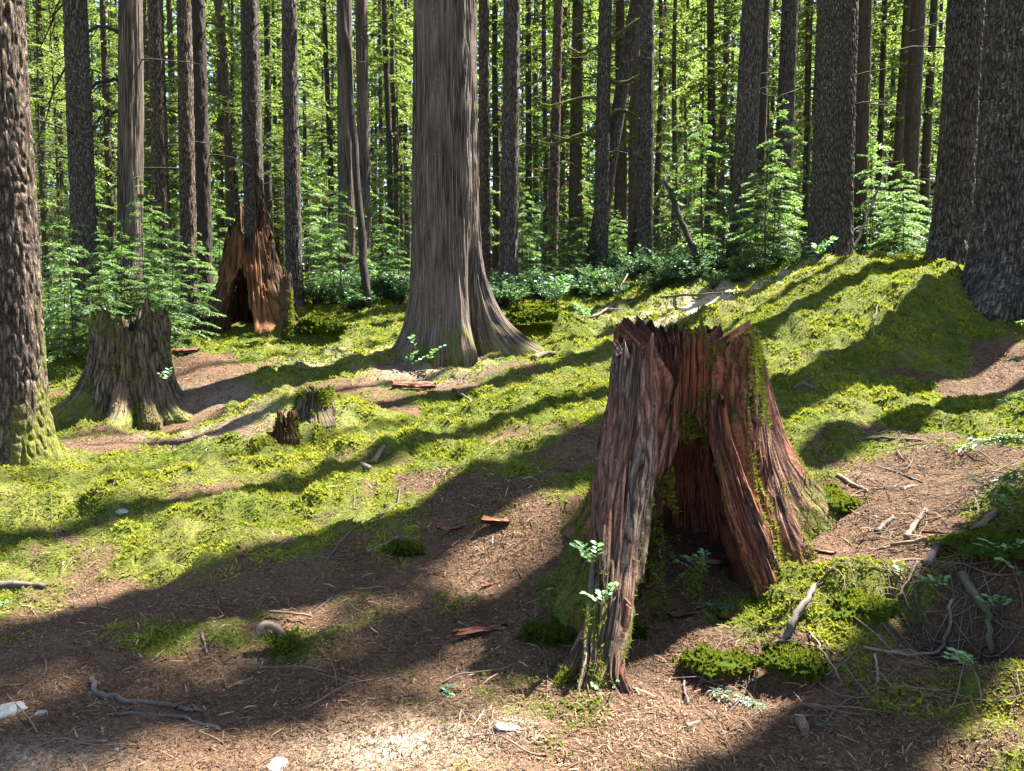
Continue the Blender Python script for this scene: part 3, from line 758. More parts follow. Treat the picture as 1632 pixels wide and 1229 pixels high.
# --- moss stump beside the left trunk
lx, ly = x_of(212, 600, 9.6), 9.6
l0 = gz(lx, ly)
def h_left(a):
    h = 1.0 + .10*vnoise(a/8, 0, 0, 13) + .13*np.abs(vnoise(a/5, 2, 0, 14))
    return h + .18*gauss(a, -40, 6) + .12*gauss(a, -12, 9) - .16*gauss(a, -62, 14) + .06*gauss(a, -130, 40) + .08*gauss(a, 60, 60)
root = empty('rotten_stump', (lx, ly, l0), 'grey brown rotten stump with mossy jagged crown standing behind the left foreground trunk', 'stump')
mb = stump_mb(41, lambda h: .415 + .14*np.exp(-h/.38), h_left,
              [(-80, -78, .26, .24, 9), (-152, -158, .34, .28, 13), (-20, -20, .20, .26, 13), (170, 170, .2, .3, 18), (-115, -112, .10, .3, 9), (-48, -48, .12, .3, 9), (60, 60, .2, .3, 20)],
              lambda h: .30 + 0*h, nth=380, nz=190, amp=.022, cap=.84, crack=.045,
              moss=lambda A, h: .26 + .25*np.exp(-h/.22) + .35*gauss(A, -140, 50)*np.exp(-h/.8) + .42*sstep(.80, 1.05, h)*gauss(A, -120, 60))
mb.build('stump_shell', M['rot_grey'], root)
mm = MB(); moss_tufts(mm, mb.outer[0], mb.outer[1], 8000, .028, 6, .52)
g = np.random.default_rng(8); rr = .36*np.sqrt(g.random(2500)); aa = g.uniform(0, 6.283, 2500)
p = np.stack([np.cos(aa)*rr, np.sin(aa)*rr, .84 + .22*vnoise(np.cos(aa)*rr*6, np.sin(aa)*rr*6, 0, 3) + .10*(1-rr/.36)], -1)
D = unit(g.normal(0, .5, (2500, 3)) + np.array([0, 0, 1.0])); L = g.uniform(.02, .06, (2500, 1)); S = unit(np.cross(D, g.normal(size=(2500, 3))))
mm.add(np.stack([p - S*L*.2, p + S*L*.2, p + D*L], 1).reshape(-1, 3), np.arange(7500).reshape(-1, 3), np.repeat(np.clip(g.normal(.35, .2, 2500), 0, 1), 3))
mm.build('moss', M['moss'], root, False)
KEEP_OFF.append((lx, ly, .5))

# --- tall broken snag at the back
bx, by = x_of(402, 450, 14.6), 14.6
b0 = gz(bx, by)
def h_snag(a):
    h = .95 + .16*np.abs(vnoise(a/5, 0, 0, 23)) + .25*np.abs(vnoise(a/10, 2, 0, 24))
    return h + 1.95*gauss(a, -44, 12)**.8 + .75*gauss(a, -24, 22) + .55*gauss(a, -90, 30) + .65*gauss(a, -112, 8) + .62*gauss(a, -150, 10) + .5*gauss(a, -128, 16) + .4*gauss(a, 100, 40)
root = empty('broken_snag', (bx, by, b0), 'tall shattered dark snag with one long orange splinter spire and black hollow', 'snag')
mb = stump_mb(51, lambda h: np.clip(.60 - .11*np.clip(h, 0, None), .2, 2) + .28*np.exp(-h/.45), h_snag,
              [(-150, -150, .35, .4, 22), (-30, -30, .28, .4, 20), (160, 160, .3, .4, 22), (-65, -65, .12, .5, 12)], lambda h: np.clip(.50 - .12*np.clip(h, 0, None), .13, 2), nth=360, nz=240, amp=.03, crack=.05,
              opening=lambda A, Z: (np.abs(A + 96) < 23*np.clip(1.12 - Z/.95, 0, 1)**.5) & (Z < 1.0), moss=lambda A, h: .05 + .35*np.exp(-h/.3))
mb.build('stump_shell', M['rot_orange'], root)
KEEP_OFF.append((bx, by, .6))

# --- small stumps
def small_stump(name, label, u, v, r, h, mat, seed, jag, lobes, moss, tufts=0, cat='stump', tsize=.02, d=None):
    p = gp(u, v)
    root = empty(name, p, label, cat)
    mb = stump_mb(seed, lambda z: r*(1 + .35*np.exp(-np.maximum(z, 0)/(.35*h))), lambda a: h*(1 + jag*np.abs(vnoise(a/4, 0, 0, seed)) + .6*jag*vnoise(a/21, 3, 0, seed)), lobes, lambda z: r*.6 + 0*z, nth=160, nz=90, amp=r*.07, crack=r*.12, cap=h*.85, moss=moss, bot=-.12)
    mb.build('stump_shell', mat, root)
    if tufts:
        mm = MB(); moss_tufts(mm, mb.outer[0], mb.outer[1], tufts, tsize, seed, .5); mm.build('moss', M['moss'], root, False)
    return root
small_stump('broken_post_stump', 'thin mossy stub with splintered orange top in front of the tall snag', 457, 533, .10, .80, M['rot_leg'], 61, .22, [(-40, -40, .12, .12, 30), (-140, -140, .12, .12, 30)], lambda A, h: .42*(h < .7) + .35*np.exp(-h/.35), 4200, tsize=.03)
small_stump('mossy_stump', 'little dark moss capped stump on the mound in front of the big cedar', 503, 668, .165, .25, M['rot_grey'], 62, .25, [(-60, -60, .08, .1, 30), (-150, -150, .08, .1, 30)], lambda A, h: .45 + .4*sstep(.14, .3, h), 5000, tsize=.03)
small_stump('crumbled_stump', 'low crumbled red brown stump remnant beside the little moss capped stump', 456, 700, .11, .09, M['rot_orange'], 63, 1.5, [], lambda A, h: .25 + 0*h, 900)

# ------------------------------------------------------------------ the main trees
MAIN = []   # (u, short phrase, half width px)
TRUNK_CACHE = {}
def tree(name, label, short, u, d, diam, H, bark, crown=None, cs=1.0, hi=True, lobes=None, lean=(0, 0), v_ref=250, twigs=6, mossbase=.3, mossside=0.0, group=None, amp=.012, bend=0, seed=None, tw=(2, 9)):
    seed = seed if seed is not None else int(u*3) + 11
    x = x_of(u, v_ref, d)
    zr = at(u, v_ref, d)[2]
    z0 = gz(x, d)
    x -= lean[0]*(zr - z0)
    z0 = gz(x, d)
    root = empty(name, (x, d, z0), label, 'tree', group)
    g = np.random.default_rng(seed)
    r = diam/2
    if lobes is None:
        lobes = [(a0 + g.normal(0, 15), r*g.uniform(.12, .4), r*g.uniform(.8, 1.8), g.uniform(14, 26)) for a0 in (-150, -90, -30, 40, 110, 170)]
    zv = 1.6 + .44*d
    big = diam/d > .03
    mb = trunk_mesh(seed, r, H, zv, lobes, (440 if diam > .9 else 220) if big else (56 if hi else 14), 330 if big else (130 if hi else 16), amp if hi else 0, 'furrow' if bark == 'bark_cedar' else 'plate', mossbase, lean, bend, mossside)
    if twigs:
        dead_twigs(mb, seed, r, tw[0], tw[1], twigs)
    mb.build('trunk', M[bark], root)
    if crown is not None:
        attach('crown', crown, root, cs, g.uniform(0, 6.28), (lean[0]*18*cs, lean[1]*18*cs, 0))
    if short: MAIN.append((u, short, F_PX*r/d))
    KEEP_OFF.append((x, d, r*1.05))
    return root, np.array([x, d, z0])

# left foreground trunk
tree('conifer_tree', 'mossy brown trunk cut by the photo\'s edge, rough plated bark and green base', 'mossy edge trunk', 8, 6.5, .42, 27, 'bark_fir', CROWN_HIGH[0], 1.0, lobes=[(-60, .03, .25, 40), (10, .05, .2, 35), (-140, .06, .25, 30), (100, .1, .25, 30)], twigs=0, mossbase=.8, mossside=.38, amp=.014, lean=(-.012, 0))
# the big cedar
cr, cpos = tree('cedar_tree', 'huge grey cedar with stringy furrowed bark and a wide flaring mossy foot', 'big cedar', 711, 11.95, 1.04, 34, 'bark_cedar', None, lobes=[(-15, .95, .52, 15), (-42, -.30, .6, 7), (-62, .26, .6, 12), (-98, .16, .5, 13), (-120, -.07, .6, 6), (-142, .20, .5, 12), (178, .22, .5, 15), (60, .4, .6, 25), (120, .4, .6, 22), (-75, .14, .6, 9)], twigs=0, mossbase=.85, amp=.034)
attach('crown', CROWN_HIGH[1], cr, 1.15, 1.0)
# right foreground trunk
tr23, _p = tree('conifer_tree', 'thick purplish brown trunk cut by the photo\'s edge above the moss bank, pale lichen flecks', 'thick lichen trunk', 1650, 10.5, 1.32, 33, 'bark_hemlock', None, 1.0, lobes=[(-150, .30, .5, 18), (-108, .22, .4, 13), (-75, .26, .4, 14), (178, .40, .45, 16), (120, .3, .5, 22), (-128, -.1, .5, 7)], twigs=0, mossbase=.5, amp=.03, lean=(.012, 0))

tn_, _p = tree('conifer_tree', 'tall trunk standing out of view just past the thick lichen trunk', None, 1894, 10.2, .55, 31, 'bark_hemlock', None, 1.0, twigs=0, amp=.0)
attach('crown', CROWN_HIGH[2], tn_, .85, 1.0, (0, 0, 2.0))
tree('conifer_tree', 'broad trunk standing out of view past the moss bank\'s low end', None, 2144, 7.35, .85, 30, 'bark_hemlock', None, 1.0, twigs=0, amp=.02)
T = [
 # u, d, diam, H, bark, label, short, lean, crown, mossside
 (129, 13.2, .40, 28, 'bark_pale', 'straight grey trunk thickly speckled with pale lichen, next to the mossy edge trunk', 'speckled trunk', 0, 0, 0),
 (208, 13.6, .42, 30, 'bark_cedar', 'dark fluted cedar trunk with bare drooping branches, flaring into ferny saplings', 'branchy dark cedar', .035, 1, 0),
 (255, 17.5, .36, 28, 'bark_fir', 'dappled brown trunk partly hidden by sprays, just beyond the branchy dark cedar', 'dappled trunk', 0, None, 0),
 (298, 15.2, .30, 27, 'bark_fir', 'slim trunk with one brightly sunlit pale side, left one of two close trunks', 'sunlit trunk', .01, None, .1),
 (321, 16.2, .33, 29, 'bark_dark', 'dark mossy trunk standing tight behind the sunlit slim trunk', 'dark twin trunk', 0, 0, .1),
 (403, 17.0, .42, 31, 'bark_pale', 'straight grey green trunk rising directly behind the tall shattered snag', 'trunk behind the snag', 0, 1, .05),
 (465, 16.0, .33, 28, 'bark_hemlock', 'narrow blackish flecked trunk just beyond the shattered snag\'s spire', 'blackish flecked trunk', .0, None, 0),
 (552, 20.0, .46, 32, 'bark_cedar', 'larger grey stringy trunk of a close pair beside the leaning pole', 'grey pair trunk', 0, 2, 0),
 (579, 21.5, .38, 31, 'bark_cedar', 'darker partner trunk touching the grey stringy trunk by the leaning pole', 'darker pair trunk', 0, None, 0),
 (772, 18.0, .27, 28, 'bark_fir', 'narrow sun edged trunk half hidden behind the big cedar', 'sun edged trunk', 0, None, .15),
 (813, 17.0, .38, 30, 'bark_hemlock', 'straight near black trunk in the first gap beyond the big cedar', 'near black trunk', .012, None, -.1),
 (884, 22.0, .29, 28, 'bark_fir', 'reddish brown slender trunk alone in the gap past the near black trunk', 'reddish slender trunk', .02, None, 0),
 (960, 18.0, .33, 29, 'bark_hemlock', 'dark trunk with mossy side branches and a leaning partner forming a fork', 'forked dark tree', .012, None, .1),
 (1029, 17.5, .33, 30, 'bark_pale', 'straight flecked grey trunk just beyond the forked mossy branched tree', 'flecked grey trunk', 0, None, 0),
 (1010, 21.0, .27, 29, 'bark_dark', 'brownish trunk squeezed behind the straight flecked grey trunk', None, 0, None, 0),
 (1188, 16.5, .49, 31, 'bark_hemlock', 'stout dark trunk rising from blue green saplings with a mossy slim trunk behind', 'stout dark trunk', .03, None, 0),
 (1211, 18.0, .26, 27, 'bark_dark', 'slim knotty mossy trunk hugging the far side of the stout dark trunk', None, .01, None, .3),
 (1249, 17.0, .37, 30, 'bark_hemlock', 'dark even trunk between the stout dark trunk and the massive fissured trunk', 'even dark trunk', .02, None, 0),
 (1328, 14.2, .72, 33, 'bark_pale', 'massive fissured grey trunk behind the crest of the moss bank', 'massive fissured trunk', .006, None, .05),
 (1371, 16.5, .32, 28, 'bark_dark', 'black trunk half hidden behind the massive fissured trunk', None, 0, None, 0),
 (1452, 20.0, .38, 30, 'bark_dark', 'dark trunk whose lower part vanishes behind tall green sapling sprays', 'half veiled trunk', .015, None, .1),
 (1524, 12.8, .55, 32, 'bark_hemlock', 'broad dark rough trunk next to the thick lichen flecked trunk', 'broad rough trunk', .025, None, 0),
 (1556, 15.0, .24, 27, 'bark_dark', 'thin dark trunk squeezed between the two broad right hand trunks', None, .01, None, 0),
]
for u, d, diam, H, bark, label, short, lean, ci, ms in T:
    r_, p_ = tree('conifer_tree', label, short, u, d, diam, H, bark, None if ci is None else CROWN_HIGH[ci], .95, lean=(lean, 0), mossside=ms, twigs=16 if u not in (208,) else 4, tw=(2.2, 10), amp=.02)
    if u == 208:
        for k, (z0, az, L, dr) in enumerate([(4.2, 190, 1.5, .9), (5.0, 205, 2.2, 1.0), (5.8, 185, 2.4, .7), (6.6, 200, 1.8, .9), (3.7, 170, 1.2, .6), (7.4, 215, 2.2, .8)]):
            g = np.random.default_rng(k); b = MB(); s = np.linspace(0, 1, 9)
            P = np.stack([math.cos(az*DEG)*(.15 + L*.6*s), math.sin(az*DEG)*(.15 + L*.6*s), z0 + L*(.5*s - dr*s*s*1.5)], -1) + g.normal(0, .03, (9, 3))
            P[:, 0] += .035*z0
            add_tube(b, P, np.linspace(.035, .006, 9), 6, .1)
            for q in range(5):
                i = 2+q; Q = P[i] + np.outer(np.linspace(0, 1, 5), [g.normal(-.25, .2), g.normal(0, .2), g.normal(-.35, .15)])*1.4 + np.vstack([np.zeros(3), g.normal(0, .03, (4, 3))])
                add_tube(b, Q, np.linspace(.012, .003, 5), 4, .1)
            b.build('branch', M['bark_dark'], r_)
    if u == 960:
        b = MB(); s = np.linspace(0, 1, 26)
        P = np.stack([.02 - .25*np.exp(-s*6) + 1.6*s**1.25*1.35, .35 + 0*s, -.2 + 14*s], -1)
        add_tube(b, P, np.linspace(.19, .09, 26), 16, .25, rough=.06); b.build('trunk', M['bark_hemlock'], r_)
        for k, (z0, sx, L, up) in enumerate([(3.6, 1, .8, .1), (3.9, -1, 1.5, .05), (3.3, -1, 1.0, -.2), (4.4, 1, 1.0, .15), (2.9, 1, .7, .2), (5.4, 1, 1.2, .3), (6.2, 1, 1.0, .1), (3.1, -1, 1.3, .0), (5.0, -1, .8, .2)]):
            g = np.random.default_rng(40+k); b = MB(); s = np.linspace(0, 1, 8)
            P = np.stack([sx*(.12 + L*s) + .012*z0, -.1*s + g.normal(0, .04, 8), z0 + L*up*s + .12*np.sin(s*5+k)], -1)
            add_tube(b, P, np.linspace(.045, .012, 8)*g.uniform(.7, 1.2, 8), 6, .5, rough=.2)
            m = 260; q = g.random(m); B = np.stack([np.interp(q, s, P[:, c]) for c in range(3)], -1)
            D = unit(np.stack([g.normal(0, .4, m), g.normal(0, .4, m), g.normal(-.8, .6, m)], -1))
            V, Fq = leaves(B, D, unit(g.normal(size=(m, 3))), g.uniform(.04, .10, m), .02); b.add(V, Fq, np.repeat(np.clip(g.normal(.4, .15, m), 0, 1), 4), 1)
            b.build('branch', [M['stick_mossy'], M['moss']], r_)

MAIN.sort()
def between(u):
    lo = [m for m in MAIN if m[0] <= u]; hi = [m for m in MAIN if m[0] > u]
    return (lo[-1][1] if lo else None), (hi[0][1] if hi else None)

# ------------------------------------------------------------------ trees farther back, each its own; copies share trunk meshes
ORD = ['', ', second in that gap', ', third in that gap', ', fourth in that gap', ', fifth in that gap', ', sixth in that gap', ', seventh in that gap', ', eighth in that gap', ', ninth in that gap', ', tenth in that gap']
def gap_label(kind, items, group):
    """items: (u, object). Labels count along each gap between two named trunks."""
    gaps = {}
    for u, o in sorted(items, key=lambda t: t[0]): gaps.setdefault(between(u), []).append(o)
    for (a, b), os_ in gaps.items():
        for k, o in enumerate(os_):
            if a and b: where = f'between {a} and {b}'
            else: where = f'beside the {a or b}'
            n = ('', 'second ', 'third ', 'fourth ', 'fifth ', 'sixth ', 'seventh ', 'eighth ', 'ninth ', 'tenth ')[k] if k < 10 else f'{k+1}th '
            lab = (f'{n}{kind} {where}' if n else f'first {kind} {where}') if len(os_) > 1 else f'{kind} {where}'
            tag(o, ' '.join(lab.split()[:16]), o['category'], group)

TR_FAR = []
for k in range(5):
    r = [.10, .13, .16, .085, .19][k]
    mb = trunk_mesh(700+k, r, [25, 27, 24, 28, 22][k], 16, [], 12, 22, 0, 'plate', .2, (0, 0), .05*((-1)**k), .12)
    dead_twigs(mb, 70+k, r, 2.0, 13, 26, .5, 1.6, .35)
    TR_FAR.append(mb.mesh('trunk', M['bark_dark']))
TR_YOUNG = []
for k in range(4):
    mb = trunk_mesh(720+k, .05, [6.6, 8.6, 5.1, 10.1][k], 5, [], 8, 12, 0, 'plate', .2, (0, 0), .04)
    TR_YOUNG.append(mb.mesh('trunk', M['bark_dark']))

def clear_of_main(u, d, pad=6):
    return all(abs(u-m[0]) > m[2]*1.05 + pad for m in MAIN)
far_items = []
explicit = [(70, 24), (96, 30), (172, 26), (230, 33), (276, 30), (361, 23), (374, 34), (428, 24), (440, 30), (486, 33), (524, 27), (618, 25), (629, 29), (640, 40), (790, 28), (842, 27), (854, 34), (868, 25), (905, 36), (926, 29), (1050, 30), (1074, 26), (1092, 37), (1130, 22), (1152, 27), (1166, 33), (1229, 31), (1284, 22), (1296, 30), (1402, 25), (1388, 33), (1420, 29), (1478, 24), (1491, 32)]
g = np.random.default_rng(77)
spots = list(explicit)
tries = 0
while len(spots) < 175 and tries < 6000:
    tries += 1
    d = float(22 + 58*g.random()**1.1); u = float(g.uniform(-60, 1690))
    if not clear_of_main(u, d, 3): continue
    if any(abs(u-a)/F_PX*d < .5 and abs(d-b) < 2.5 for a, b in spots): continue
    if any(abs(u-a) < 7 for a, b in spots): continue
    spots.append((u, d))
for i, (u, d) in enumerate(spots):
    x = x_of(u, 250, d); k = int(g.integers(0, 5))
    if i < len(explicit): k = int(g.choice([0, 1, 3]))
    s = g.uniform(.55, .75) if d < 36 else g.uniform(.8, 1.15)
    o = empty('conifer_tree', (x, d, gz(x, d)), 'far conifer', 'tree', rz=g.uniform(0, 6.28))
    tr_ = attach('trunk', TR_FAR[k], o, s); tr_.scale = (s*1.75, s*1.75, s*1.3) if d < 36 else (s*1.25, s*1.25, s)
    attach('crown', CROWN_FAR[k], o, s, g.uniform(0, 6.28))
    far_items.append((u, o))
gap_label('slender far conifer', far_items, 'slender conifers deep in the forest')

young_items = []
n = 0; tries = 0
used = []
while n < 54 and tries < 3000:
    tries += 1
    d = float(g.uniform(19.5, 40)); u = float(g.uniform(-30, 1660))
    if 640 < u < 770 or any(abs(u-a) < 16 and abs(d-b) < 5 for a, b in used): continue
    used.append((u, d))
    x = x_of(u, 250, d); k = int(g.integers(0, 4)); s = g.uniform(.8, 1.25)
    o = empty('young_hemlock', (x, d, gz(x, d)), 'young hemlock', 'tree', rz=g.uniform(0, 6.28))
    attach('trunk', TR_YOUNG[k], o, s); attach('crown', CROWN_YOUNG[k], o, s, g.uniform(0, 6.28))
    young_items.append((u, o)); n += 1
gap_label('feathery young hemlock', young_items, 'feathery young hemlocks between the trunks')

# far woods that close the view: one mass
def far_woods():
    g = np.random.default_rng(91); mb = MB(); n = 110000
    y = g.uniform(78, 125, n); x = g.uniform(-1, 1, n)*(y*.9)
    z0 = base_z(x, y); h = g.random(n)**1.25*44
    P = np.stack([x, y, z0 + h], -1)
    a = g.uniform(0, 6.283, n)
    D = unit(np.stack([np.cos(a), np.sin(a), g.normal(-.4, .25, n)], -1)); N = unit(np.array([0, 0, 1.0]) + g.normal(0, .5, (n, 3)))
    L = g.uniform(.8, 1.9, n)
    V, Fq = leaves(P, D, N, L, L*.4)
    mb.add(V, Fq, np.repeat(np.clip(g.normal(.5, .2, n), 0, 1), 4))
    for k in range(170):
        yy = g.uniform(80, 120); xx = g.uniform(-1, 1)*yy*.85; zz = float(base_z(xx, yy)[0])
        add_tube(mb, [(xx, yy, zz-1), (xx+g.normal(0, .3), yy, zz+15), (xx+g.normal(0, .3), yy, zz+34)], [g.uniform(.15, .35), .2, .05], 6, .2, 1)
    o = mb.build('far_woods', [M['needles'], M['bark_dark']], None, False)
    tag(o, 'distant sunlit green woods closing the view behind all trunks', 'woods', kind='stuff')
far_woods()

# ------------------------------------------------------------------ understorey: saplings and low bushes
sap_items, bush_items = [], []
STEM = []
def sapling(u, d, s, k, lst=sap_items):
    if 315 < u < 490 and d < 15.6 or 1245 < u < 1335 and d < 17: return
    x = x_of(u, 400, d)
    o = empty('hemlock_sapling', (x, d, gz(x, d) - .03), 'sapling', 'sapling', rz=g.uniform(0, 6.28))
    if not STEM:
        for H in (2.5, 1.8, 3.2, 1.25):
            mb = MB(); z = np.linspace(-.1, H, 8); add_tube(mb, np.stack([.02*np.sin(z*3), .02*np.cos(z*2.3), z], -1), np.linspace(.016, .003, 8), 6, .2); STEM.append(mb.mesh('stem', M['bark_dark']))
    attach('stem', STEM[k], o, s); attach('foliage', CROWN_SAP[k], o, s)
    lst.append((u, o))
for a_ in ((196, 12.7, .8, 0), (232, 12.3, .75, 1), (178, 12.1, .8, 3), (214, 11.9, .7, 3), (250, 12.0, .8, 1)): sapling(*a_)
def bush(u, d, s, k):
    x = x_of(u, 420, d)
    o = bpy.data.objects.new('leafy_bush', BUSH[k]); COL.objects.link(o)
    o.location = (x, d, gz(x, d) - .02); o.scale = (s,)*3; o.rotation_euler = (0, 0, g.uniform(0, 6.28))
    tag(o, 'bush', 'bush'); bush_items.append((u, o))
ZS = [(70, 190, 10.8, 14, 10, .6, .95), (180, 345, 11.3, 15, 13, .6, .95), (60, 340, 15, 20, 18, .8, 1.2), (480, 640, 16, 21, 24, .8, 1.2), (490, 640, 21, 26, 6, 1.2, 1.7), (790, 1000, 17, 23, 22, .7, 1.1), (860, 1010, 21, 27, 5, 1.2, 1.7), (1010, 1170, 16.6, 22, 10, .7, 1.2), (1150, 1310, 14.4, 16.8, 15, .75, 1.15), (1360, 1500, 14.6, 19, 15, .8, 1.3), (1400, 1570, 13.2, 16, 9, .5, .9), (340, 380, 16.5, 19, 3, .8, 1.2), (600, 1000, 24, 34, 7, 1.3, 1.9), (0, 600, 22, 34, 8, 1.3, 1.9), (1000, 1640, 22, 34, 8, 1.3, 1.9)]
for u0, u1, d0, d1, n, s0, s1 in ZS:
    for k in range(max(2, int(n*.72))):
        sapling(g.uniform(u0, u1), g.uniform(d0, d1), g.uniform(s0, s1)*.92, int(g.integers(0, 4)))
for u0, u1, d0, d1, n, s0, s1 in [(485, 640, 15.4, 18, 20, .7, 1.2), (770, 960, 15.0, 18.5, 26, .6, 1.1), (940, 1150, 15.0, 18, 26, .6, 1.05), (1130, 1320, 14.0, 16, 13, .45, .8), (60, 330, 12.5, 17, 20, .6, 1.1), (1380, 1530, 12.8, 14.5, 5, .3, .5)]:
    for k in range(n):
        bush(g.uniform(u0, u1), g.uniform(d0, d1), g.uniform(s0, s1), int(g.integers(0, 3)))
gap_label('green sapling', sap_items, 'feathery hemlock saplings under the trunks')
gap_label('low leafy bush', bush_items, 'low leafy bushes at the edge of the moss')
# ------------------------------------------------------------------ things lying and growing on the floor
def stick(name, label, cat, uv, r0, r1, mat, lift=0.0, arch=0.0, group=None, seed=0, ns=7, rough=.12, tint=0.1, forks=(), rise=None):
    """uv: pixels along the stick where it lies on the ground"""
    g = np.random.default_rng(seed + 1000 + int(uv[0][0]))
    K = np.array([gp(*p[:2]) for p in uv])
    n = max(8, 4*len(K)); t = np.linspace(0, len(K)-1, n)
    P = np.stack([np.interp(t, np.arange(len(K)), K[:, c]) for c in range(3)], -1)
    for _ in range(2): P[1:-1] = (P[:-2] + 2*P[1:-1] + P[2:])/4
    s = np.linspace(0, 1, n)
    L = np.linalg.norm(P[-1]-P[0])
    P[:, 2] += r0*.25 + lift*.7 + arch*np.sin(s*math.pi)
    if rise is not None: P[:, 2] += np.interp(s, np.linspace(0, 1, len(rise)), rise)
    P[1:-1] += g.normal(0, min(.012*L, r0*.8), (n-2, 3))*np.array([1, 1, .4])
    mb = MB(); add_tube(mb, P, np.linspace(r0, r1, n)*g.uniform(.88, 1.12, n), ns, tint, 0, rough, seed)
    for f, dx, dy, dz in forks:
        i = int(f*(n-1)); Q = P[i] + np.outer(np.linspace(0, 1, 6), [dx, dy, dz]) + np.vstack([np.zeros(3), g.normal(0, .008, (5, 3))])
        add_tube(mb, Q, np.linspace(r1*1.1, r1*.5, 6), 5, tint)
    o = mb.build(name, M[mat]); tag(o, label, cat, group); return o

def slab(name, label, u, v, L, W, T, rz, mat, tilt=(0, 0), cat='bark piece', seed=0):
    """a flake of bark or wood: uneven, splintered ends"""
    g = np.random.default_rng(seed + int(u)); p = gp(u, v)
    nx, ny = 26, 9
    X, Y = np.meshgrid(np.linspace(-.5, .5, nx), np.linspace(-.5, .5, ny), indexing='ij')
    endn = .10*vnoise(Y*9, 0, 0, seed+3)*np.sign(X)*(np.abs(X) > .3)
    px = (X + endn)*L; py = Y*W*(1 - .45*np.abs(X)*2*np.abs(g.normal(.4, .2))) + .12*W*np.sin(X*3)
    h = T*.5*(1 - .3*np.abs(2*Y)**3) + T*.35*fbm(X*2, Y*9, 0, seed, 3)
    cv = -.25*W*(2*Y)**2*.3
    top = np.stack([px, py, cv + h], -1).reshape(-1, 3); botm = np.stack([px, py, cv - h*.8], -1).reshape(-1, 3)
    n = nx*ny; f = grid_faces(nx, ny)
    b = []
    for i in range(nx-1): b += [[i*ny, (i+1)*ny, n+(i+1)*ny, n+i*ny], [(i+1)*ny+ny-1, i*ny+ny-1, n+i*ny+ny-1, n+(i+1)*ny+ny-1]]
    for j in range(ny-1): b += [[j+1, j, n+j, n+j+1], [(nx-1)*ny+j, (nx-1)*ny+j+1, n+(nx-1)*ny+j+1, n+(nx-1)*ny+j]]
    fib = np.stack([Y*W, X*L, 0*X], -1).reshape(-1, 3)
    mb = MB(); mb.add(np.concatenate([top, botm]), np.concatenate([f[:, ::-1], f+n, np.array(b)]), .05, 0, np.concatenate([fib, fib+.3]))
    o = mb.build(name, M[mat]); o.location = (p[0], p[1], p[2] + T*.8 + abs(math.sin(tilt[1]))*L*.4); o.rotation_euler = (tilt[0], tilt[1], rz*DEG)
    tag(o, label, cat); return o

def stone(label, u, v, a, b, c, seed):
    p = gp(u, v); mb = MB()
    th = np.linspace(0, 2*math.pi, 40, endpoint=False); ph = np.linspace(-math.pi/2, math.pi/2, 22)
    TH, PH = np.meshgrid(th, ph)
    d = np.stack([np.cos(PH)*np.cos(TH), np.cos(PH)*np.sin(TH), np.sin(PH)], -1)
    R = 1 + .22*fbm(d[..., 0]*1.4, d[..., 1]*1.4, d[..., 2]*1.4, seed, 4)
    mb.add((d*R[..., None]*np.array([a, b, c])).reshape(-1, 3), grid_faces(22, 40, True))
    o = mb.build('stone', M['stone']); o.location = (p[0], p[1], p[2] - c*.25); o.rotation_euler = (0, 0, seed)
    tag(o, label, 'stone'); return o
stone('large pale grey stone half buried in the litter, cut by the photo\'s edge', 10, 1132, .075, .055, .03, 1)
stone('pale rounded stone at the bottom edge in the brown needle litter', 440, 1222, .05, .04, .022, 2)
stone('flat dusty stone in the litter in front of the hollow stump', 808, 1158, .05, .035, .007, 3)
stone('small grey pebble beside the large pale half buried stone', 66, 1142, .025, .02, .012, 4)
stone('tiny white pebble on the bare litter below the large stone', 188, 1198, .012, .010, .008, 5)
stone('bluish white stone lying on moss near the mossy edge trunk', 195, 818, .05, .035, .025, 6)

slab('bark_piece', 'split brown bark slab with splintered ends on litter beside the long stump leg', 765, 1014, .24, .055, .022, 8, 'rot_red', (.1, -.06), seed=1)
slab('bark_piece', 'flat mauve grey wood plank lying inside the hollow stump\'s mouth', 1124, 896, .17, .075, .014, -35, 'stick', (-.15, 0), seed=2)
slab('bark_piece', 'pale short wood chip lying on the litter near the bottom edge', 152, 1184, .11, .022, .008, 4, 'stick', seed=3)
slab('bark_piece', 'brown bark flake on shaded litter in front of the split bark slab', 725, 1105, .055, .022, .008, -20, 'rot_orange', seed=4)
slab('bark_piece', 'reddish bark flake left of the small leafy sprig at the stump foot', 780, 938, .10, .03, .010, 25, 'rot_red', seed=5)
slab('bark_piece', 'thin orange bark strip on litter right of the hollow stump', 1305, 882, .16, .035, .012, -45, 'rot_red', seed=6)
slab('bark_piece', 'short brown chunk of rotten wood in front of the hollow stump\'s mouth', 1092, 985, .16, .04, .02, 15, 'rot_orange', (.2, 0), seed=7)
slab('bark_piece', 'orange brown wood splinter beside the chunk in front of the hollow stump', 1165, 990, .13, .03, .012, -30, 'rot_orange', seed=8)
slab('bark_piece', 'upright pale splinter leaning in litter inside the stump\'s mouth', 1155, 955, .13, .022, .01, 70, 'stick', (0, .3), seed=9)
slab('bark_piece', 'torn red bark heap piece at the foot of the big cedar', 660, 622, .5, .12, .06, 10, 'rot_red', (.1, .05), seed=10)
slab('bark_piece', 'red rotten wood piece lying on the moss beside the broken thin stub', 297, 566, .35, .12, .06, 5, 'rot_red', (.1, 0), seed=11)
slab('bark_piece', 'crumbling red wood lump in the sunny litter left of the stump', 720, 850, .18, .07, .03, 20, 'rot_red', (.1, .1), seed=12)
slab('bark_piece', 'second crumbling red lump just behind the first, left of the stump', 790, 838, .16, .06, .03, -10, 'rot_red', (.2, .1), seed=13)
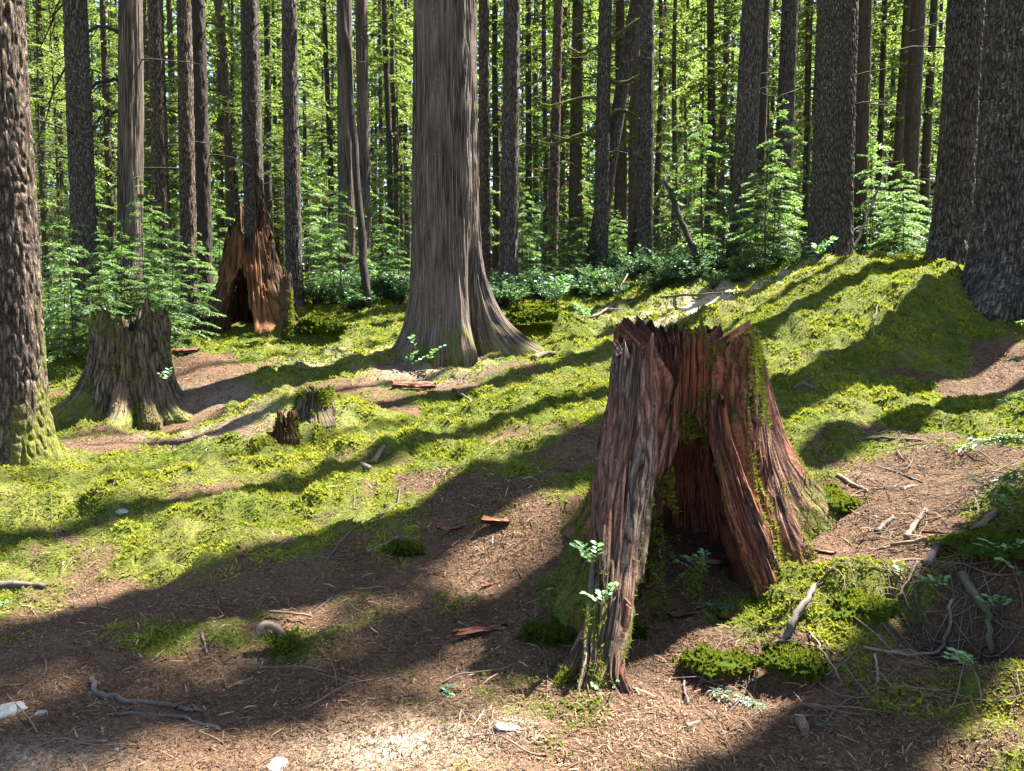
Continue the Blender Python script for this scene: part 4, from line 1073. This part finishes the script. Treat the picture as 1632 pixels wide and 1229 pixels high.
slab('bark_piece', 'dead leaf brown flake at the bottom edge in front of the stump', 1280, 1165, .10, .035, .02, 75, 'stick', seed=14)

stick('fallen_stick', 'pale brown stick lying on top of the small curled root stub', 'stick', [(428, 990), (462, 991), (495, 993)], .008, .006, 'stick', lift=.05)
stick('surface_root', 'dark knobbly root snaking across the litter near the lower edge', 'root', [(146, 1082), (152, 1110), (180, 1118), (240, 1122), (290, 1130), (322, 1136)], .014, .008, 'stick_dark', forks=[(.7, .08, -.04, .01)])
stick('surface_root', 'thinner dark root below the knobbly one, curving to a point', 'root', [(170, 1140), (215, 1140), (270, 1141), (310, 1150), (348, 1166)], .006, .009, 'stick_dark')
stick('fallen_stick', 'short thick brown stick pointing at the camera behind the curled stub', 'stick', [(322, 1010), (326, 1030), (330, 1046)], .007, .006, 'stick_dark')
stick('fallen_stick', 'straight pale peeled stick on litter in front of the curled stub', 'stick', [(360, 1098), (382, 1090), (402, 1081)], .006, .006, 'stick')
stick('fallen_stick', 'stout pale broken stick resting on the sunny moss, upper one of two', 'stick', [(596, 738), (606, 727), (613, 715)], .025, .02, 'stick')
stick('fallen_stick', 'stout grey broken stick on the moss, lower one of two', 'stick', [(578, 742), (585, 747), (590, 752)], .025, .024, 'stick_dark')
stick('fallen_stick', 'long thin twig curving along the shadow band across the moss', 'twig', [(500, 930), (530, 885), (560, 850), (610, 828), (636, 805), (637, 775)], .006, .004, 'stick_dark', arch=.02)
stick('fallen_stick', 'dark log end half sunk in moss at the photo\'s edge', 'log', [(-30, 940), (10, 938), (40, 938), (72, 942)], .03, .012, 'stick_dark')
stick('fallen_stick', 'dark thick stick running into the shade left of the stump', 'stick', [(585, 885), (615, 870), (640, 855)], .018, .010, 'stick_dark')
stick('bent_root', 'smooth grey root arching out of moss below the stump\'s mouth', 'root', [(1247, 1030), (1262, 1010), (1284, 975), (1300, 935)], .018, .012, 'stick_dark', arch=.05, ns=10)
stick('bent_root', 'thick bowed grey root bridging the hollow beside the twig heap', 'root', [(1478, 905), (1490, 890), (1506, 880), (1524, 878)], .022, .018, 'stick_dark', arch=.05, ns=10)
stick('fallen_stick', 'dark stub of branch lying on litter above the twig heap', 'stick', [(1398, 850), (1410, 840), (1424, 830)], .017, .014, 'stick_dark')
stick('fallen_stick', 'straight pale peeled branch standing out in the twig heap', 'stick', [(1444, 866), (1458, 845), (1476, 818)], .016, .014, 'stick', lift=.02)
stick('fallen_stick', 'curved grey branch sweeping up through the twig heap', 'stick', [(1420, 880), (1480, 868), (1530, 862), (1565, 845), (1585, 820)], .010, .016, 'stick', lift=.03, forks=[(.7, .1, .05, .04)])
stick('fallen_stick', 'long thin reddish stick lying straight across the twig heap', 'stick', [(1470, 860), (1540, 868), (1600, 860), (1660, 855)], .008, .007, 'rot_red', lift=.05)
stick('fallen_stick', 'thin brown stick pointing into the twig heap from the stump', 'stick', [(1384, 878), (1412, 874), (1436, 868)], .008, .007, 'stick')
stick('fallen_stick', 'grey stick lying lowest in the twig heap', 'stick', [(1404, 902), (1440, 898), (1478, 896)], .014, .010, 'stick')
stick('fallen_stick', 'fork of bleached wood beyond the twig heap', 'stick', [(1436, 785), (1450, 778), (1462, 776)], .014, .01, 'stick')
stick('fallen_stick', 'long dark branch lying along the shaded litter behind the stump', 'stick', [(1335, 706), (1380, 703), (1420, 700), (1470, 703), (1520, 703)], .014, .008, 'stick_dark')
stick('fallen_stick', 'slanting dark twig on shaded litter behind the stump\'s mossy root', 'twig', [(1400, 745), (1440, 757), (1470, 770)], .010, .006, 'stick_dark')
stick('fallen_stick', 'grey branch lying against the mossy root beside the stump', 'stick', [(1335, 762), (1360, 775), (1385, 785)], .016, .01, 'stick')
stick('dead_branch', 'bare pale bent twig lying up the moss bank', 'branch', [(1391, 548), (1392, 515), (1412, 474)], .011, .005, 'stick', arch=.08)
stick('fallen_stick', 'bleached bent branch lying on the far moss past the cedar root', 'branch', [(940, 508), (975, 495), (1000, 470)], .025, .012, 'stick', rise=[0, .05, .35], forks=[(.6, .35, 0, .12), (.4, .4, .1, .02)])
stick('fallen_stick', 'thin dark fallen pole lying along the far moss near the crest', 'pole', [(950, 500), (1010, 482), (1080, 474), (1160, 468)], .03, .02, 'stick_dark')
stick('fallen_stick', 'dark stick on the moss between the little stump and hollow stump', 'stick', [(722, 622), (750, 640), (785, 665)], .018, .01, 'stick_dark')
stick('fallen_stick', 'mossy log hump lying on the moss bank behind the hollow stump', 'log', [(850, 575), (868, 568), (885, 566)], .05, .035, 'stick_mossy')
stick('fallen_stick', 'short dark log on the sunny edge of the moss right of the stump', 'log', [(1268, 622), (1282, 620), (1296, 624)], .03, .02, 'stick_dark')
stick('fallen_stick', 'thin pale twig lying on litter, tip against the split bark slab', 'twig', [(730, 995), (748, 1002), (765, 1006)], .006, .004, 'stick')
stick('fallen_stick', 'small dark cut stick on sunny litter below the stump leg', 'stick', [(1094, 1160), (1104, 1157), (1114, 1154)], .011, .010, 'stick_dark')
stick('fallen_stick', 'short brown stick on sunny litter near the bottom edge', 'stick', [(1050, 1205), (1068, 1211), (1086, 1216)], .008, .007, 'stick')
stick('fallen_stick', 'thick short grey stick lying on litter toward the shaded corner', 'stick', [(1272, 1152), (1278, 1165), (1284, 1177)], .015, .013, 'stick_dark')
stick('fallen_stick', 'upright thin dark stick in litter right of the stump leg', 'twig', [(1088, 1080), (1092, 1105), (1096, 1128)], .006, .005, 'stick_dark', lift=.01)
stick('fallen_stick', 'white peeled twig standing in litter below the moss clumps', 'twig', [(1394, 1050), (1397, 1075), (1400, 1096)], .006, .005, 'stick', lift=.01)
stick('fallen_stick', 'long arched root hanging along the dark bank', 'root', [(1375, 1045), (1440, 1055), (1495, 1062), (1510, 1030), (1518, 980)], .007, .009, 'stick', lift=.03)
stick('fallen_stick', 'thin bent root reaching down from the twig heap', 'root', [(1415, 985), (1432, 965), (1450, 935), (1462, 905)], .008, .006, 'stick', lift=.03)
stick('mossy_branch', 'moss wrapped branch hanging down the dark bank below the twig heap', 'branch', [(1530, 930), (1555, 965), (1575, 1000), (1580, 1060)], .022, .014, 'stick_mossy', lift=.05, tint=.45)
stick('fallen_stick', 'curved thin twig lying over moss clumps below the bent root', 'twig', [(1285, 1010), (1310, 1060), (1340, 1090)], .005, .004, 'stick', arch=.05)
stick('dead_branch', 'thin leaning dead snag stem with moss behind the moss bank', 'snag', [(1116, 404), (1116, 404), (1117, 404)], .09, .05, 'stick_mossy', rise=[0, .7, 1.6], tint=.5)
# the leaning snag stem and pole are set in space below
o = bpy.data.objects[COL.objects[-1].name]
for nm, label, cat, A_, B_, r0, r1, mat in [
    ('dead_branch', 'thin leaning mossy dead stem behind the moss bank, between flecked and stout trunks', 'snag', (1118, 400, 15.8), (1060, 285, 16.6), .07, .04, 'bark_dark'),
    ('leaning_pole', 'long thin leaning pole crossing the close pair of grey trunks', 'pole', (586, 440, 15.5), (541, -60, 16.5), .085, .05, 'bark_dark'),
    ('leaning_pole', 'thin leaning stem crossing the gap past the massive fissured trunk', 'pole', (1356, 362, 14.6), (1412, 268, 15.4), .03, .015, 'stick_dark')]:
    a, b = at(*A_), at(*B_); a[2] = min(a[2], gz(a[0], a[1]) - .05)
    s = np.linspace(0, 1, 16)[:, None]; gg = np.random.default_rng(int(A_[0])); P = a*(1-s) + b*s + gg.normal(0, .015, (16, 3)); P[:, 2] += .12*np.sin(s[:, 0]*3.1)*.3
    mb = MB(); add_tube(mb, P, np.linspace(r0, r1, 16), 10, .45, 0, .1)
    tag(mb.build(nm, M[mat]), label, cat)
bpy.data.objects.remove(o)

# curled root stub with moss in the foreground
p = gp(425, 1042)
s = np.linspace(0, 1, 14); an = (205 - 190*s)*DEG
root = empty('curled_stub', p, 'small curled broken root stub wrapped in moss on the shaded litter', 'stump')
mb = MB(); add_tube(mb, np.stack([.03 + .055*np.cos(an), .03*s, .015 + .12*np.sin(an*.62+.2)], -1), np.linspace(.026, .016, 14), 9, .35, 0, .2)
mb.build('root', M['stick'], root)
mm = MB(); gg = np.random.default_rng(3); m = 2600
q = gg.random(m); B = np.stack([.05 + .09*q + gg.normal(0, .03, m), .03 + gg.normal(0, .03, m), .10*(1-q)*gg.random(m)**.5], -1)
D = unit(gg.normal(0, .5, (m, 3)) + np.array([.3, -.2, .7])); L = gg.uniform(.010, .026, (m, 1)); S = unit(np.cross(D, gg.normal(size=(m, 3))))
mm.add(np.stack([B - S*L*.25, B + S*L*.25, B + D*L], 1).reshape(-1, 3), np.arange(3*m).reshape(m, 3), np.repeat(np.clip(gg.normal(.45, .2, m), 0, 1), 3))
mm.build('moss', M['moss'], root, False)

for k, (x_, y_, s_, kk) in enumerate([(2.72, 3.72, .72, 1), (2.95, 3.45, .8, 3), (3.2, 4.3, .6, 2)]):  # the two lower saplings are added to cast shade on the bank hollow
    o_ = empty('hemlock_sapling', (x_, y_, gz(x_, y_) - .02), ['low added hemlock sapling at the edge, shading the dark bank', 'lowest added hemlock sapling shading the very edge of the dark bank', 'hemlock sapling reaching in at the edge above the twig heap'][k], 'sapling')
    attach('stem', STEM[kk], o_, s_); attach('foliage', CROWN_SAP[kk], o_, s_)
# leafy sprigs
def sprig(label, u, v, h, nl, leaf, seed, dirx=(0, -.5), n_st=3, base=None):
    p = gp(u, v) if base is None else np.array(base)
    gg = np.random.default_rng(seed)
    root = empty('huckleberry_sprig', p, label, 'plant')
    st, lf = MB(), MB()
    for k in range(n_st):
        s = np.linspace(0, 1, 7); a = gg.uniform(-1.2, 1.2); d = np.array([dirx[0] + math.sin(a)*.7, dirx[1] - .2*abs(math.cos(a)), 0])
        P = np.outer(s, d*h*.9) + np.stack([0*s, 0*s, h*gg.uniform(.55, 1.05)*(1.25*s - .45*s*s)], -1)
        add_tube(st, P, np.linspace(.0028, .0012, 7), 5, .3)
        q = np.linspace(.3, 1, nl)
        B = np.stack([np.interp(q, s, P[:, c]) for c in range(3)], -1)
        td = unit(np.stack([np.gradient(P[:, c]) for c in range(3)], -1).mean(0)); sd = unit(np.cross(td, [0, 0, 1.0]))
        sg = np.where(np.arange(nl) % 2 == 0, 1, -1)[:, None]
        D = unit(td*.45 + sd*sg + gg.normal(0, .15, (nl, 3)))
        N = unit(np.array([0, -.45, 1.0]) + gg.normal(0, .25, (nl, 3)))
        L = leaf*gg.uniform(.65, 1.2, nl)
        # oval leaf: six-sided with a fold
        S = unit(np.cross(D, N)); W = L*.55; L_, W_ = L[:, None], W[:, None]
        V = np.stack([B, B + D*L_*.3 + S*W_*.48 + N*L_*.05, B + D*L_*.7 + S*W_*.42 + N*L_*.05, B + D*L_, B + D*L_*.7 - S*W_*.42 + N*L_*.05, B + D*L_*.3 - S*W_*.48 + N*L_*.05], 1).reshape(-1, 3)
        b = np.arange(nl)*6
        lf.add(V, np.concatenate([np.stack([b, b+1, b+2, b+3], -1), np.stack([b, b+3, b+4, b+5], -1)]), np.repeat(np.clip(gg.normal(.55, .2, nl), 0, 1), 6))
    st.build('stem', M['stick_mossy'], root); lf.build('foliage', M['leaf_huckle'], root, False)
sprig('bright sprig of rounded leaves against the outside of the long stump leg, upper one', 925, 895, .17, 9, .036, 1, (-.1, -.3), 4, base=at(952, 905, 3.60))
sprig('bright sprig of rounded leaves beside the stump leg, lower one', 938, 975, .15, 9, .033, 2, (-.35, -.3), 4, base=at(962, 968, 3.46))
sprig('bushy bright green sprig growing inside the hollow stump\'s mouth', 1128, 935, .27, 11, .032, 3, (-.1, -.2), 5)
sprig('pale bluish sprig low on the floor of the stump\'s mouth', 1064, 945, .13, 9, .024, 4, (0, -.2), 4)
sprig('tiny leafy seedling at the very tip of the stump leg', 968, 1120, .13, 5, .022, 5, (-.1, 0), 2)
sprig('wide flat spray of small pale leaves over the shaded litter beside the twig heap', 1640, 840, .32, 13, .030, 6, (-1.1, -.1), 6)
sprig('leafy sprig on the dark bank at the photo\'s edge', 1640, 945, .22, 9, .032, 7, (-.4, -.3), 4)
sprig('small single sprig under the bowed grey root', 1436, 925, .06, 6, .022, 8, (-.3, -.3), 2)
sprig('seedling with upright stem at the foot of the big cedar', 672, 585, .55, 8, .085, 9, (.1, -.2), 3)
sprig('low leafy sprig on the brown soil at the cedar\'s mossy left corner', 648, 590, .35, 8, .075, 10, (.3, -.2), 3)
sprig('pale leafed sprig on the far moss beyond the cedar root', 932, 512, .35, 12, .08, 11, (0, -.2), 6)
sprig('leafy bush clump between cedar root and far moss', 885, 488, .6, 12, .11, 12, (0, -.2), 6)
sprig('bright yellow green sprig on the crest of the moss bank', 1300, 418, .5, 9, .12, 13, (0, -.2), 5)
sprig('small clover like sprig on the moss at the photo\'s left edge', 4, 970, .06, 5, .030, 14, (0, -.2), 3)
sprig('leafy twig on the side of the grey rotten stump', 268, 610, .2, 6, .05, 15, (0, -.3), 3, base=(x_of(268, 610, 8.45), 8.45, at(268, 610, 8.45)[2]))

for k, (u, v, h) in enumerate([(1610, 905, .2), (1590, 985, .16), (1560, 1070, .15), (1500, 950, .12)]):
    sprig(['leafy sprig overhanging the dark hollow right of the twig heap', 'drooping sprig on the shaded bank below the twig heap', 'small sprig low on the dark bank beneath the mossy branch', 'little sprig in the hollow directly under the bowed grey root'][k], u, v, h, 9, .03, 30+k, (-.5, -.2), 4)
# fallen cedar fronds
def frond(label, u, v, az, L, seed):
    p = gp(u, v); gg = np.random.default_rng(seed); mb = MB()
    bough(mb, np.zeros(3), az*DEG, L, .03, .026, 12, 5, gg, .02, .30, .2, .5, True, 1, .0025)
    o = mb.build('cedar_frond', [M['leaf_broad'], M['stick']], None, False); o.location = (p[0], p[1], p[2] + .012)
    tag(o, label, 'frond')
frond('fallen green cedar frond lying below the dark moss clumps', 1125, 1100, -45, .26, 1)
frond('fallen cedar frond in front of the hollow stump\'s mouth', 1100, 968, -8, .22, 2)
frond('fallen cedar frond draped over the moss clump under the bent root', 1235, 1030, -30, .24, 3)
frond('small cedar frond on shaded litter in front of the split bark slab', 712, 1095, -80, .10, 4)
frond('fresh green frond on the dark bank under the mossy branch', 1470, 975, 30, .2, 5)
frond('short cedar frond beside the shaded corner on sunny litter', 1300, 1165, 20, .12, 6)

# clumps of moss heaped on roots, each its own
def moss_clump(label, u, v, r, h, seed, n=3500, size=.02, dark=.3):
    p = gp(u, v); gg = np.random.default_rng(seed); mb = MB()
    th = np.linspace(0, 2*math.pi, 28, endpoint=False); ph = np.linspace(0, math.pi/2, 12)
    TH, PH = np.meshgrid(th, ph)
    d = np.stack([np.cos(PH)*np.cos(TH), np.cos(PH)*np.sin(TH), np.sin(PH)], -1)
    R = 1 + .5*fbm(d[..., 0]*2.2, d[..., 1]*2.2, d[..., 2]*2.2, seed, 4)
    Gd = d*R[..., None]*np.array([r, r*.8, h])
    Gd[..., 2] -= .03
    Gd[..., 2] *= .75; mb.add(Gd.reshape(-1, 3), grid_faces(12, 28, True), 0.0)
    nb = mb.n; moss_tufts(mb, Gd, np.ones(R.shape)*.5 + .25*fbm(d[..., 0]*5, d[..., 1]*5, 0, seed+3, 2), int(n*2.2), size*.85, seed, .30); mb.a[-1] = np.clip(mb.a[-1] - dark*.6, 0, 1)
    o = mb.build('moss_clump', M['moss'], None, False); o.location = p
    tag(o, label, 'moss')
moss_clump('dark moss clump draped at the end of the row below the twig heap', 1375, 968, .14, .09, 1, 4500, .02, .5)
moss_clump('moss clump under the bent grey root', 1275, 1055, .15, .07, 2, 4500, .02, .5)
moss_clump('moss clump nearest the long stump leg', 1150, 1052, .14, .055, 3, 4000, .02, .5)
moss_clump('mossy heap around the foot of the stump\'s long leg', 875, 1010, .13, .05, 4, 4500)
moss_clump('mound of moss over the stump\'s far right root', 1335, 805, .20, .12, 5, 5000)
moss_clump('bright moss tuft leaning on the long stump leg', 1010, 1010, .06, .10, 6, 2000)
moss_clump('tall mossy tussock beside the thin broken stub', 505, 530, .42, .28, 7, 5000, .04)
moss_clump('bright mossy tussock on the cedar\'s long root', 850, 520, .45, .28, 8, 6000, .04)
moss_clump('fresh green moss tuft at the shadow\'s edge in front of the hollow stump', 645, 880, .11, .08, 9, 2500, .022)
moss_clump('mossy cushion under the twig heap at the photo\'s edge', 1590, 865, .24, .08, 10, 6000, .02, .4)

# scattered individual twigs on the floor
LAND = [(AX, AY, 'the hollow stump'), (lx, ly, 'the grey rotten stump'), (cpos[0], cpos[1], 'the big cedar'), (gp(503, 668)[0], gp(503, 668)[1], 'the little moss capped stump'), (gp(430, 1030)[0], gp(430, 1030)[1], 'the curled root stub'), (gp(1500, 870)[0], gp(1500, 870)[1], 'the twig heap'), (gp(20, 735)[0], gp(20, 735)[1], 'the mossy edge trunk'), (7.0, 10.5, 'the thick lichen trunk')]
gg = np.random.default_rng(55); seen = {}
spots2 = [(gg.uniform(20, 1610), gg.uniform(600, 1210)) for _ in range(70)] + [(gg.uniform(1080, 1500), gg.uniform(880, 1140)) for _ in range(30)] + [(gg.uniform(1380, 1620), gg.uniform(690, 930)) for _ in range(55)] + [(gg.uniform(1450, 1625), gg.uniform(930, 1120)) for _ in range(25)]
for u, v in spots2:
    p = gp(u, v)
    if (p[0]-AX)**2 + (p[1]-AY)**2 < .4 or (p[0]-lx)**2 + (p[1]-ly)**2 < .8: continue
    L = gg.uniform(.12, .55)*(.6 + .08*p[1]); a = gg.uniform(0, math.pi); s = np.linspace(0, 1, 9)
    X = p[0] + np.cos(a)*L*(s-.5) + gg.normal(0, .02)*np.sin(s*3.1)*2; Y = p[1] + np.sin(a)*L*(s-.5) + gg.normal(0, .03)*np.sin(s*6)
    r = gg.uniform(.0016, .0042)*(.8 + .07*p[1])
    Z = ground_z(X, Y) + r + .03*gg.random()*np.sin(s*math.pi) + .02*gg.random()*s
    mk = gg.choice(['stick', 'stick_dark', 'stick'])
    mb = MB(); add_tube(mb, np.stack([X, Y, Z], -1), np.linspace(r, r*.5, 9), 6, .1, 0, .1)
    for q in range(int(gg.integers(0, 3))):
        i = int(gg.integers(2, 7)); D = np.array([gg.normal(0, .1), gg.normal(0, .1), gg.uniform(0, .04)])
        add_tube(mb, np.array([X[i], Y[i], Z[i]]) + np.outer(np.linspace(0, 1, 4), D), np.linspace(r*.6, r*.3, 4), 5, .1)
    near = min(LAND, key=lambda l: (l[0]-p[0])**2 + (l[1]-p[1])**2); dist = math.hypot(near[0]-p[0], near[1]-p[1])
    where = ('in front of' if p[1] < near[1] - .35*dist - .1 else 'beyond' if p[1] > near[1] + .35*dist + .1 else 'left of' if p[0] < near[0] else 'right of')
    lab = f"{'long' if L > .35 else 'short'} {'pale' if mk == 'stick' else 'dark'} thin twig on {'moss' if moss_at(p[0], p[1])[0] > .5 else 'brown litter'} {'close' if dist < 1 else 'well'} {where} {near[2]}"
    tag(mb.build('fallen_twig', M[mk]), lab, 'twig', 'thin twigs scattered on the forest floor')

build_moss()
build_litter()
